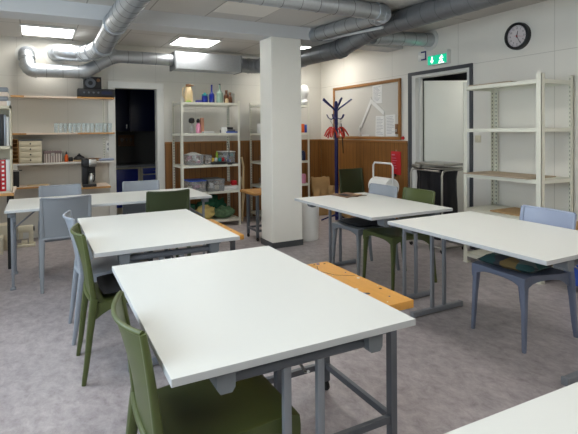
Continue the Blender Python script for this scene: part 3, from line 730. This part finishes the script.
tag(B().lathe([(0,0),(.03,0),(.03,.20),(.028,.222),(0,.224)], n=18).build('bottle','peach'), 'peach coloured bottle right of the pink bottle', 'bottle', loc=(2.145,Y0,z2))
tag(B().box(-.08,.08,-.06,.06,0,.022,.003).build('notepad','paper'), 'cream pad lying on the second craft shelf', 'pad', loc=(2.21,6.70,z2))
tag(B().lathe([(0,0),(.045,0),(.048,.06),(.038,.085),(0,.087)], n=20).build('lidded_tub','white'), 'white tub left of the dark trays on second shelf', 'tub', loc=(2.48,6.74,z2))
tag(B().box(-.1,.1,-.07,.07,0,.05,.005).build('tray','steel_dark'), 'dark tray lower in pair on the second shelf', 'tray', loc=(2.58,6.86,z2)); tag(B().box(-.08,.08,-.06,.06,0,.035,.005).build('tray','black'), 'black tray on top of dark tray, second shelf', 'tray', loc=(2.57,6.86,z2+.051))
tag(B().box(-.09,.08,-.05,.05,0,.02,.004).build('pencil_case','blue'), 'flat blue pencil case right end of second shelf', 'case', loc=(2.585,6.70,z2))
def tub(lb, x, z, w, d, hgt, body, lidk, fill, y=6.78):
    t = thing('storage_tub', lb, 'storage box', (x, y, z))
    b = B(); o, i = .0, .004
    b.prism([(-w/2*.92,0),(w/2*.92,0),(w/2,hgt),(-w/2,hgt)], -d/2, -d/2+.004, 'y'); b.prism([(-w/2*.92,0),(w/2*.92,0),(w/2,hgt),(-w/2,hgt)], d/2-.004, d/2, 'y')
    b.box(-w/2*.92, w/2*.92, -d/2, d/2, 0, .004)
    for s in (-1,1): b.prism([(s*w/2*.92,0),(s*w/2*.92+.004,0),(s*w/2+.004,hgt),(s*w/2,hgt)], -d/2, d/2, 'y')
    b.build('body', body, t, False)
    if lidk: B().box(-w/2-.008, w/2+.008, -d/2-.008, d/2+.008, hgt, hgt+.012, .003).build('lid', lidk, t)
    b = B(); r = random.Random(int(x*100)+int(z*100))
    for k in range(14):
        s = r.uniform(.018,.03); b.mi = k % len(fill)
        px, py, pz = r.uniform(-w/2*.7,w/2*.7), r.uniform(-d/2*.75,d/2*.75), r.uniform(.035,max(.04,hgt-.035 if lidk else hgt-.01))
        b.box(px-s,px+s,py-s,py+s,pz-s*.8,pz+s*.8,.004,1,Matrix.Rotation(r.uniform(0,3),3,'Z')@Matrix.Rotation(r.uniform(-.6,.6),3,'X'))
    o = b.build('contents', fill, t, False); o['kind'] = 'stuff'
    return t
z3 = .919
tub('clear tub heaped with white wadding, third craft shelf', 2.01, z3, .22, .3, .15, 'clear', None, ['tan','pink','white'])
b = B(); b.slab(12,10,lambda u,v: ((u-.5)*.18,(v-.5)*.24,.03*math.sin(PI*u)*math.sin(PI*v)+.006*noise.noise(Vector((u*9,v*9,1)))),(0,0,-.012))
tag(b.build('wadding','white'), 'white wadding lying in the clear tub, third shelf', 'wadding', loc=(2.01,6.78,z3+.155))
tub('small clear tub between wadding tub and toys, third shelf', 2.205, z3, .1, .24, .13, 'clear', 'clear', ['tan','hardboard'])
t = tag(B().box(-.11,.11,-.1,.1,0,.035,.005).build('tray','black'), 'black tray holding coloured toys on the third shelf', 'tray', loc=(2.36,6.72,z3))
for k, (dx, key, nm) in enumerate(((-.08,'yellow','yellow'),(-.02,'white','white'),(.035,'teal','teal'),(.085,'red','red'))):
    tag(B().lathe([(0,0),(.022,.004),(.03,.03),(.022,.055),(0,.06)], n=12).build('craft_ball',key), nm+' craft piece in the black tray, third shelf', 'craft piece', loc=(2.36+dx,6.70+.02*(k%2),z3+.036))
tub('blue tinted tub with white lid, right of third shelf', 2.55, z3, .2, .24, .17, 'clear', 'white', ['blue','teal','white'], 6.86)
b = B(); b.box(-.09,.09,-.05,.05,0,.012,.003); tag(b.build('phone_tray','black'), 'thin black tray in front of blue tinted tub', 'tray', loc=(2.58,6.68,z3))
b = B(); b.sweep([(0,0,0),(-.0,0,.22),(-.02,0,.33),(-.07,0,.27)], .005, 8); b.lathe([(0,-.01),(.05,-.01),(.05,0),(0,.004)], n=16)
tag(b.build('desk_lamp_arm','black'), 'thin black bent stand at right of third craft shelf', 'stand', loc=(2.525,6.66,z3+.013-.012))
tag(B().lathe([(0,0),(.02,0),(.02,.14),(.006,.18),(0,.18)], n=12).build('glue_bottle','lime'), 'green bottle behind the coloured toys, third shelf', 'bottle', loc=(2.42,6.9,z3))
z4 = .526
tub('clear tub with blue lid on the fourth craft shelf', 2.03, z4, .24, .32, .16, 'clear', 'blue', ['tan','pink','palewood','cream'])
tub('clear tub with grey lid on the fourth craft shelf', 2.31, z4, .25, .32, .165, 'clear', 'cap', ['cream','white','tan','steel_grey'])
tag(B().box(-.12,.12,-.12,.12,0,.06,.012).build('fabric_stack','white'), 'white folded fabric on right of the fourth shelf', 'fabric', loc=(2.56,6.77,z4))
tag(B().box(-.06,.06,-.06,.06,0,.06,.02).build('yarn_bundle','tan'), 'brown bundle on top of the white fabric', 'bundle', loc=(2.52,6.80,z4+.061))
tag(B().box(-.045,.045,-.05,.05,0,.07,.02).build('toy_bag','red'), 'red and blue small bag on top of white fabric', 'bag', loc=(2.63,6.76,z4+.061))
def heap(nm, lb, key, loc, rx, ry, rz_, seed, cat='cloth'):
    bm = bmesh.new(); bmesh.ops.create_icosphere(bm, subdivisions=4, radius=1)
    for v in bm.verts:
        p = v.co.copy(); f = 1+.28*noise.noise(p*2.1+Vector((seed,0,0)))+.12*noise.noise(p*6+Vector((0,seed,0)))
        v.co = Vector((p.x*rx*f, p.y*ry*f, max(-.0, (p.z*.5+.5))*rz_*f))
    b = B(); b.bm.free(); b.bm = bm
    return tag(b.build(nm, key, ang=80), lb, cat, loc=loc)
heap('cloth_heap','dark green cloth heap on the bottom craft shelf','cloth_g',(2.33,6.93,.101),.22,.10,.30,1)
heap('cloth_heap','pale yellow cloth heap in front of the green cloth','cloth_y',(2.17,6.76,.101),.15,.10,.20,4)
heap('cloth_heap','patterned green cloth at right end of bottom craft shelf','cloth_p',(2.47,6.75,.101),.17,.10,.17,9)
t = tag(B().lathe([(0,0),(.08,0),(.09,.01),(.1,.24),(.096,.24),(.085,.012),(0,.012)], n=20).build('bucket','cloth_g'), 'green bucket at the left of the bottom craft shelf', 'bucket', loc=(1.93,6.77,.101))
b = B(); b.sweep([(0,0,0),(.02,0,.4),(.03,.0,.85),(.0,0,1.0)], .018, 8); b.sweep([(-.02,-.02,.7),(.03,-.03,.4),(0,-.02,.2)], .012, 8)
tag(b.build('umbrella','wheat'), 'folded beige umbrella leaning right of craft shelving', 'umbrella', loc=(2.80,6.85,0))
# second shelving contents
for i, (lb, x, z, k, w, hh) in enumerate([('white box left on second shelf behind the column','3.12',1.373,'white',.07,.15),('small blue box beside the white box behind the column','3.2',1.373,'blue_ch',.05,.12),
    ('clear tub left on the third shelf behind the column','3.17',.919,'clear',.1,.1),('clear tub left on fourth shelf behind the column','3.17',.546,'clear',.12,.12)]):
    tag(B().box(-w/2,w/2,-.09,.09,0,hh,.004).build('storage_box',k), lb, 'box', loc=(float(x),6.79,z))
tag(B().box(-.04,.04,-.06,.06,0,.14,.004).build('storage_box','orange'), 'orange packet on second shelf right of the column', 'packet', loc=(3.80,6.74,1.373))
tag(B().box(-.02,.02,-.06,.06,0,.13,.004).build('storage_box','blue'), 'blue packet right of orange packet beside the column', 'packet', loc=(3.865,6.74,1.373))
tag(B().lathe([(0,0),(.05,0),(.052,.12),(.03,.16),(0,.16)], n=18).build('jar','navy_d'), 'dark blue jar on third shelf right of column', 'jar', loc=(3.83,6.74,.919))
tag(B().lathe([(0,.0),(.02,0),(.024,.14),(.012,.2),(0,.2)], n=12).build('jar','clear'), 'tall clear vase behind the dark blue jar', 'vase', loc=(3.83,6.90,.919))
tag(B().lathe([(0,0),(.045,0),(.048,.12),(.04,.15),(0,.15)], n=18).build('jar','pink'), 'pinkish jar on fourth shelf right of column', 'jar', loc=(3.84,6.74,.546))
tag(B().box(-.08,.08,-.1,.1,0,.07,.01).build('storage_box','cream'), 'cream box on bottom shelf right of column', 'box', loc=(3.80,6.78,.101))
t = thing('paper_lantern', 'white paper lantern on top shelf right of column', 'lantern', (3.86,6.72,1.821)); 
b = B(); b.lathe([(0,0),(.05,.005),(.065,.05),(.04,.1),(.07,.16),(.085,.24),(.05,.32),(0,.33)], n=18); b.build('shade','white',t)

# ------------------------------------------------------------------ right wall things (local x -> world -y, local -y faces the room)
def wallthing(nm, lb, cat, y, z, grp=None): return thing(nm, lb, cat, (XR, y, z), -H, grp)
t = wallthing('wall_clock', 'round black framed wall clock above the right shelving', 'clock', 3.27, 2.372)
b = B(); b.lathe([(.112,-.004),(.112,-.045),(.120,-.052),(.138,-.048),(.142,-.03),(.142,0),(0,0)], n=48, axis='y'); b.build('frame','black',t)
B().lathe([(0,-.03),(.114,-.03),(.114,-.02)], n=40, axis='y').build('dial','clockface',t)
b = B()
for k in range(60):
    a = k*PI/30; r0 = .100 if k % 5 else .094
    R_ = Matrix.Rotation(-a, 3, 'Y'); hw = .0008 if k % 5 else .0018
    b.box(-hw, hw, -.0312, -.030, r0, .106, rot=R_, piv=(0,0,0))
b.build('minute_marks','clocktick',t,False)
def text_mesh(s, size):
    cu = bpy.data.curves.new('txt','FONT'); cu.body = s; cu.size = size; cu.align_x = 'CENTER'; cu.align_y = 'CENTER'; cu.extrude = .0004
    o = bpy.data.objects.new('txt', cu); COL.objects.link(o); dg = bpy.context.evaluated_depsgraph_get(); me = bpy.data.meshes.new_from_object(o.evaluated_get(dg))
    bpy.data.objects.remove(o); bpy.data.curves.remove(cu); return me
nb = bmesh.new()
for k in range(1, 13):
    me = text_mesh(str(k), .026); tmp = bmesh.new(); tmp.from_mesh(me); a = k*PI/6
    for v in tmp.verts: v.co = Vector((v.co.x+.080*math.sin(a), -.0308-v.co.z, v.co.y+.080*math.cos(a)))
    m2 = bpy.data.meshes.new('n'); tmp.to_mesh(m2); tmp.free(); nb.from_mesh(m2); bpy.data.meshes.remove(m2); bpy.data.meshes.remove(me)
b = B(); b.bm.free(); b.bm = nb; b.build('numerals','clocktick',t,False)
def hand(nm, a, l, w, key, yy, tail=.015):
    B().prism([(-w,-tail),(w,-tail),(w*.5,l),(-w*.5,l)], yy-.001, yy, 'y').build(nm,key,t,False).rotation_euler = (0,a,0)
hand('hour_hand', math.radians(12), .055, .005, 'black', -.033); hand('minute_hand', math.radians(152), .085, .0035, 'black', -.035); hand('second_hand', math.radians(100), .09, .0014, 'red', -.037, .03)
B().lathe([(0,-.038),(.007,-.038),(.007,-.03)], n=12, axis='y').build('hub','red',t)
# exit sign
t = wallthing('exit_sign', 'green lit exit sign with down arrow and running figure', 'sign', 4.36, 2.215)
B().box(-.165,.165,-.06,-.0,.0,.125,.006).build('housing','white',t); B().box(-.158,.158,-.064,-.058,.007,.118).build('lit_panel','emgreen',t,False)
b = B(); a = -.085; b.prism([(a-.008,.105),(a+.008,.105),(a+.008,.055),(a+.028,.055),(a,.022),(a-.028,.055),(a-.008,.055)], -.0665, -.064, 'y'); b.build('arrow','emwhite',t,False)
b = B(); a = .07
b.prism([(a-.045,.012),(a+.045,.012),(a+.045,.022),(a+.02,.022),(a-.045,.022)], -.0645, -.064, 'y')
b.lathe([(0,-.0665),(.010,-.0665),(.010,-.064)], (a+.008,0,.098), 12, 'y')
b.sweep([(a+.004,-.065,.086),(a-.006,-.065,.06)], .008, 6); b.sweep([(a-.006,-.065,.06),(a+.016,-.065,.05),(a+.012,-.065,.028)], .005, 6); b.sweep([(a-.006,-.065,.06),(a-.016,-.065,.042),(a-.036,-.065,.034)], .005, 6)
b.sweep([(a+.004,-.065,.084),(a+.024,-.065,.07),(a+.034,-.065,.078)], .004, 6); b.sweep([(a+.002,-.065,.084),(a-.018,-.065,.082),(a-.026,-.065,.066)], .004, 6)
b.build('running_figure','emwhite',t,False)
B().box(.158,.164,-.066,0,-.002,.16).build('end_bracket','white',t,False)
# blue bracket shaped emblem plate
t = wallthing('wall_plate', 'small white plate with blue bracket mark left of exit sign', 'sign', 4.67, 2.30)
B().box(-.075,.075,-.012,0,0,.13,.003).build('plate','white',t)
b = B(); b.box(-.02,.07,-.0145,-.012,.105,.123).box(.052,.07,-.0145,-.012,.007,.123).box(-.02,.07,-.0145,-.012,.007,.025); b.build('bracket_mark','dkblue',t,False)
# fire blanket
t = wallthing('fire_blanket', 'red fire blanket pouch hanging on the pine panelling', 'fire blanket', 5.18, .775)
for ch in (): pass
b = B(); b.slab(8,10,lambda u,v: ((u-.5)*.20,-.028-.022*math.sin(PI*u)*math.sin(PI*v)**.5,v*.325),(0,.025,0)); b.build('pouch','red',t)
b = B(); 
for k in range(5): b.box(-.05+.01*(k%2),.05-.012*(k%3),-.054,-.0525,.09+k*.035,.096+k*.035)
b.box(-.065,.0,-.046,-.043,.27,.285); b.build('printed_text','pink',t,False)
B().lathe([(.006,-.022),(.014,-.022),(.014,-.018)], (0,0,.335), 12, 'y').build('hang_ring','hsteel',t)
B().box(-.012,.012,-.05,-.03,-.03,.01,.002).build('pull_tab','black',t)
tag(B().lathe([(0,-.03),(.02,-.028),(.026,-.01),(.02,0),(0,0)], n=16, axis='y').build('wall_button','red'), 'small red round button right of notice board corner', 'button', loc=(XR,5.045,1.29), rz=-H)
t = wallthing('light_switch', 'cream light switch between doorway and right shelving', 'switch', 3.79, 1.25)
B().box(-.04,.04,-.012,0,0,.08,.003).build('plate','cream',t); B().box(-.018,.018,-.017,-.011,.02,.06,.002).build('rocker','cream',t)
# notice board
t = wallthing('notice_board', 'large wood framed notice board above the pine panelling', 'notice board', 5.93, 1.262)
hw, hh, fw = .845, .86, .045
B().box(-hw+.02,hw-.02,-.012,0,.02,hh-.02).build('panel','board',t,False)
for nm, bb in (('frame_rail',(-hw,hw,-.028,-.0,hh-fw,hh)),('frame_rail',(-hw,hw,-.028,0,0,fw)),('frame_stile',(-hw,-hw+fw,-.028,0,fw,hh-fw)),('frame_stile',(hw-fw,hw,-.028,0,fw,hh-fw))):
    B().box(*bb,.003).build(nm,'pine_trim',t)
def note(lb, y0, y1, z0, z1, rot=0, lines=12):
    t = thing('paper_notice', lb, 'paper', (XR-.014,(y0+y1)/2,(z0+z1)/2), -H)
    w, h2 = abs(y1-y0), z1-z0
    R_ = Matrix.Rotation(rot,3,'Y')
    B().box(-w/2,w/2,-.002,0,-h2/2,h2/2,rot=R_,piv=(0,0,0)).build('sheet','paper',t,False)
    if lines:
        b = B(); r = random.Random(int(y0*100))
        for k in range(lines):
            z = h2/2-.03-k*(h2-.05)/lines; b.box(-w/2+.02,w/2-.02-r.random()*w*.35,-.0028,-.002,z-.0025,z+.0025,rot=R_,piv=(0,0,0))
        b.build('print','print',t,False)
note('printed sheet pinned at upper middle of the notice board', 5.71,5.49,1.80,2.07)
note('printed sheet lower left of the pair on notice board', 5.64,5.44,1.30,1.61,.04)
note('printed sheet lower right of the pair on notice board', 5.41,5.20,1.31,1.62,-.03)
note('small pale note at the bottom of the notice board', 5.98,5.80,1.31,1.335,0,0)
t = wallthing('folding_rule', 'white folded strip shaped like a peak on notice board', 'strip', 5.74, 1.45)
t.location.x = XR-.016
B().prism([(-.29,0),(-.25,-.02),(.03,.39),(.0,.44)], -.006, 0, 'y').build('strip','white',t,False); B().prism([(-.02,.44),(.0,.36),(.30,.17),(.32,.225)], -.010, -.006, 'y').build('strip','white',t,False)
b = B(); b.sweep([(0,-.004,.16),(-.03,-.004,.1),(.01,-.004,.05),(-.02,-.004,0)], .012, 6); tag(b.build('paper_strip','paper'), 'curled paper strip below left of the white peak', 'paper', loc=(XR-.014,6.02,1.31), rz=-H)
t = wallthing('key_pouch', 'brown leather key pouch at right side of notice board', 'pouch', 5.165, 1.345); t.location.x = XR-.012
B().box(-.03,.03,-.018,0,0,.14,.006).build('pouch','tan',t); B().box(-.016,.016,-.021,-.017,.03,.07,.002).build('tag','hsteel',t)

# ------------------------------------------------------------------ coat stand
t = thing('coat_stand', 'dark blue coat stand with red hooks before the notice board', 'coat stand', (4.08,6.12,0))
b = B(); b.sweep([(0,0,.02),(0,0,1.83)], .028, 16).lathe([(.028,1.83),(.02,1.85),(0,1.86)], n=16); b.build('pole','coatblue',t)
for k in range(3):
    a = 2*PI*k/3+.5; c, s_ = math.cos(a), math.sin(a)
    b = B(); b.sweep([(0,0,.1),(.1*c,.1*s_,.07),(.24*c,.24*s_,.012)], [(.016,.016),(.015,.012),(.014,.011)], 8); b.build('foot','coatblue',t)
for k in range(5):
    a = 2*PI*k/5-.55; c, s_ = math.cos(a), math.sin(a)
    b = B(); b.sweep([(.01*c,.01*s_,1.70),(.06*c,.06*s_,1.75),(.17*c,.17*s_,1.83),(.24*c,.24*s_,1.885)], [.012,.014,.014,.015], 8); b.build('arm','coatblue',t)
    a += .5; c, s_ = math.cos(a), math.sin(a)
    b = B(); b.sweep([(.01*c,.01*s_,1.60),(.08*c,.08*s_,1.575),(.12*c,.12*s_,1.60),(.145*c,.145*s_,1.65)], .009, 8); b.build('hook','coatblue',t)
for k in range(7):
    a = 2*PI*k/7+.1; c, s_ = math.cos(a), math.sin(a); dz = .02*(k % 3)
    o = thing('coat_hanger', 'red clothes hanger hanging in the bunch on coat stand', 'hanger', (4.08+.06*c,6.12+.06*s_,1.50-dz*.5), a, 'red hangers on the coat stand')
    b = B(); b.sweep([(0,0,-.05),(.04,0,-.055),(.085,.0,-.10),(.13,.02,-.18)], [(.012,.014),(.015,.016),(.015,.014),(.011,.010)], 8); b.sweep([(.02,.0,-.06),(.04,.05,-.12),(.05,.07,-.2)], .011, 8); b.build('bar','coatred',o)
    b = B(); b.sweep([(0,0,-.05),(0,0,.0),(.02,0,.03),(.045,0,.075),(.02,0,.1)], .004, 6); b.build('hook','hsteel',o)
b = B(); b.sweep([(0,0,.3),(.012,-.01,.1),(.03,-.005,-.1),(.035,0,-.16)], .008, 6)
tag(b.build('strap','black'), 'black strap dangling from the coat stand', 'strap', loc=(4.13,6.06,1.21))

# ------------------------------------------------------------------ paper sacks, bin, roll stand, bag stand
def sack(lb, loc, rz, w, hgt, d, lean):
    b = B(); sd = w*10
    def f(u, v):
        n = noise.noise(Vector((u*4, v*5, sd)))
        return ((u-.5)*w*(1+.08*math.sin(v*9)), -d/2-.03*n+lean*v, hgt*v+.03*noise.noise(Vector((u*5,0,sd)))*v)
    b.slab(12, 14, f, lambda u, v: (0, d*(.35+.65*math.sin(PI*u)**.5*math.sin(PI*min(1,v+.15))), 0))
    return tag(b.build('paper_sack','sack',ang=25), lb, 'sack', loc=loc, rz=rz)
sack('large brown paper sack standing against the pine panelling', (4.17,6.70,0), -.1, .32, .63, .12, .1)
sack('smaller brown paper sack right of the large sack', (4.30,6.48,0), -.4, .20, .50, .10, .08)
sack('crumpled small brown sack near the coat stand foot', (4.36,6.30,0), -.5, .18, .42, .08, .05)
t = thing('waste_bin', 'white round waste bin on the floor right of column', 'bin', (3.06,5.30,0)); t.scale = (1.06,1.06,1.06)
B().lathe([(0,0),(.14,0),(.145,.01),(.16,.44),(.154,.44),(.148,.015),(0,.015)], n=32).build('body','white',t); B().lathe([(.155,.43),(.164,.43),(.164,.45),(.155,.45),(.155,.43)], n=32).build('rim','white',t)
# roll stand
t = thing('roll_stand', 'white tubular wheeled stand carrying the large paper roll', 'stand', (4.08,4.96,0))
b = B(); b.sweep([(-.04,.20,.08),(-.04,.20,.93),(-.04,.17,.965),(-.04,-.17,.965),(-.04,-.20,.93),(-.04,-.20,.08)], .012, 10); b.build('handle','white',t)
b = B(); b.sweep([(-.04,.2,.1),(.2,.2,.06)], .012, 8).sweep([(-.04,-.2,.1),(.2,-.2,.06)], .012, 8).sweep([(.2,.2,.06),(.2,-.2,.06)], .012, 8).sweep([(-.04,.2,.1),(-.04,-.2,.1)], .012, 8); b.build('base_frame','white',t)
b = B(); b.sweep([(.02,.2,.645),(.02,-.2,.645)], .012, 10).sweep([(-.04,.2,.50),(.02,.2,.645)], .01, 8).sweep([(-.04,-.2,.50),(.02,-.2,.645)], .01, 8); b.build('roll_spindle','white',t)
for s in (-1,1): B().lathe([(0,-.012),(.05,-.012),(.055,0),(.05,.012),(0,.012)], (-.04,s*.225,.056), 20, 'y').build('wheel','rubber',t)
o = thing('paper_roll', 'large white paper wiping roll on the tubular stand', 'paper roll', (4.10,5.02,.645))
b = B(); b.lathe([(.03,-.18),(.115,-.18),(.12,-.175),(.12,.175),(.115,.18),(.03,.18),(.03,-.18)], n=36, axis='y'); b.build('roll','paper',o)
b = B(); b.lathe([(.025,-.172),(.032,-.172),(.032,.172),(.025,.172),(.025,-.172)], n=20, axis='y'); b.build('core','card',o)
# bag stand
t = thing('bag_stand', 'chrome tube waste bag stand with lid by the doorway', 'bag holder', (4.17,4.13,0))
x0, x1, y0, y1 = -.17, .17, -.25, .25
for yy in (y0, y1):
    b = B(); b.sweep([(x0,yy,.04),(x0,yy,.88),(x0+.02,yy,.925),(x0+.06,yy,.94),(x1,yy,.94)], .0125, 10); b.build('upright','hsteel',t)
b = B(); b.sweep([(x0,y0,.06),(x1,y0,.06),(x1,y1,.06),(x0,y1,.06),(x0,y0,.06)], .011, 8); b.build('base_frame','hsteel',t)
B().box(x0+.005,x1+.01,y0+.02,y1-.02,.95,.965,.004).build('rim','hsteel',t)
B().box(x0+.02,x1+.02,y0-.01,y1-.04,.985,1.015,.008).build('lid','hsteel',t)
B().box(x0-.02,x0+.03,y1-.17,y1-.03,.95,.99,.006).build('clip','hsteel',t)
b = B(); b.sweep([(x0,y0+.03,.93),(x0,y1-.03,.93)], .011, 10); b.build('front_rail','hsteel',t)
for xx in (x0,x1):
    for yy in (y0,y1): B().lathe([(0,-.01),(.022,-.01),(.026,0),(.022,.01),(0,.01)], (xx,yy,.027), 14, 'x').build('caster','rubber',t)
b = B()
def bagf(a, v):
    w = .92+.08*math.sin(PI*v)+.12*max(0,v-.85)/.15; n = .012*noise.noise(Vector((math.cos(a)*2.5, math.sin(a)*2.5, v*2)))+.006*math.sin(a*11+v*3)
    c, s_ = math.cos(a), math.sin(a); c = math.copysign(abs(c)**.55, c); s_ = math.copysign(abs(s_)**.55, s_)
    return Vector((c*(.15*w+n), s_*(.225*w+n), .13+.815*v))
n = 40; rings = [[b.bm.verts.new(bagf(2*PI*k/n, j/14)) for k in range(n)] for j in range(15)]
for j in range(14):
    for k in range(n): b.bm.faces.new((rings[j][k], rings[j][(k+1)%n], rings[j+1][(k+1)%n], rings[j+1][k]))
b.bm.faces.new(rings[0][::-1]); b.bm.faces.new(rings[-1])
tag(b.build('waste_bag','bag',ang=60), 'black plastic waste bag hanging in the chrome stand', 'bag', loc=(4.18,4.13,0))

# ------------------------------------------------------------------ kitchen beyond the dark doorway
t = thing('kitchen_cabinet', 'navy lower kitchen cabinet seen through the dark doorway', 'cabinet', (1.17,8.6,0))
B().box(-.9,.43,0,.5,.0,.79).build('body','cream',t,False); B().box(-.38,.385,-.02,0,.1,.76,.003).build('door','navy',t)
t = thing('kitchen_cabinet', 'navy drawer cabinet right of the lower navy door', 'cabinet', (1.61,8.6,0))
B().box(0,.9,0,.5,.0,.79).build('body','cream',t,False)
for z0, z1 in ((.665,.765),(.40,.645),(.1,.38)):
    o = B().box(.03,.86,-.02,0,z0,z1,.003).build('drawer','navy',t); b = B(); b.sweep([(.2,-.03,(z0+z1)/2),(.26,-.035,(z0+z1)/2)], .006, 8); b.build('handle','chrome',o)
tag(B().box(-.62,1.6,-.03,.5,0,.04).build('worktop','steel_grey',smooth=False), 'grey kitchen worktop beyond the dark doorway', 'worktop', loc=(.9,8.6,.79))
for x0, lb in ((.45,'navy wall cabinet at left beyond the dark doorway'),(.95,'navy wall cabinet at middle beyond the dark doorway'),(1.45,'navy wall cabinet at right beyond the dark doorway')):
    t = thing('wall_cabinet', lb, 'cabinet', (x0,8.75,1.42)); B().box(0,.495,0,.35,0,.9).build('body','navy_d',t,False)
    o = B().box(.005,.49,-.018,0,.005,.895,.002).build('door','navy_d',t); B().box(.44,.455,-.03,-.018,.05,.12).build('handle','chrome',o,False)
t = thing('glass_rack', 'reddish wall rack with glasses beyond the dark doorway', 'rack', (1.3,8.98,1.15))
B().box(0,.28,0,.1,.0,.015).box(0,.28,0,.1,.19,.205).box(0,.28,.09,.1,0,.2).build('frame','tan',t,False) if hasattr(B().box(0,1,0,1,0,1),'build') else None
for k in range(3): tag(B().lathe([(0,0),(.02,0),(.003,.005),(.003,.06),(.028,.1),(.025,.13)], n=14).build('wine_glass','glass'), 'wine glass on the reddish rack in the kitchen', 'glass', 'wine glasses on the kitchen rack', (1.36+.08*k,9.03,1.166))

# ------------------------------------------------------------------ light
def area(nm, loc, rot, sx, sy, e, col):
    l = bpy.data.lights.new(nm, 'AREA'); l.shape = 'RECTANGLE'; l.size = sx; l.size_y = sy; l.energy = e; l.color = col
    o = bpy.data.objects.new(nm, l); COL.objects.link(o); o.location = loc; o.rotation_euler = rot; return o
for i, (y0, y1) in enumerate(W):
    area('window_daylight', (XL+.02, (y0+y1)/2, 1.57), (0, math.radians(-90), 0), 1.15, y1-y0-.1, 20, (.70,.85,1))
w = bpy.data.worlds.new('World'); S.world = w; w.use_nodes = True
bg = w.node_tree.nodes['Background']; bg.inputs[0].default_value = (.75,.87,1,1); bg.inputs[1].default_value = .6

# ------------------------------------------------------------------ camera
yaw, pitch, roll = -0.48858518, -0.01731915, -0.00864703
f_px, cy_px = 473.86, 139.23
cyw, sy = math.cos(yaw), math.sin(yaw)
r = Vector((cyw, sy, 0)); fw = Vector((-sy, cyw, 0)); u = Vector((0,0,1))
f2 = fw*math.cos(pitch)+u*math.sin(pitch); u2 = u*math.cos(pitch)-fw*math.sin(pitch)
r3 = r*math.cos(roll)+u2*math.sin(roll); u3 = u2*math.cos(roll)-r*math.sin(roll)
cam = bpy.data.cameras.new('Camera'); co = bpy.data.objects.new('Camera', cam); COL.objects.link(co)
co.matrix_world = Matrix(((r3.x,u3.x,-f2.x,0),(r3.y,u3.y,-f2.y,0),(r3.z,u3.z,-f2.z,1.4),(0,0,0,1)))
cam.sensor_width = 36; cam.lens = 36*f_px/578; cam.shift_y = -(217-cy_px)/578; cam.clip_start = .05
S.camera = co
S.view_settings.view_transform = 'Standard'; S.view_settings.look = 'None'; S.view_settings.gamma = 1
S.view_settings.use_curve_mapping = False; S.view_settings.exposure = .85
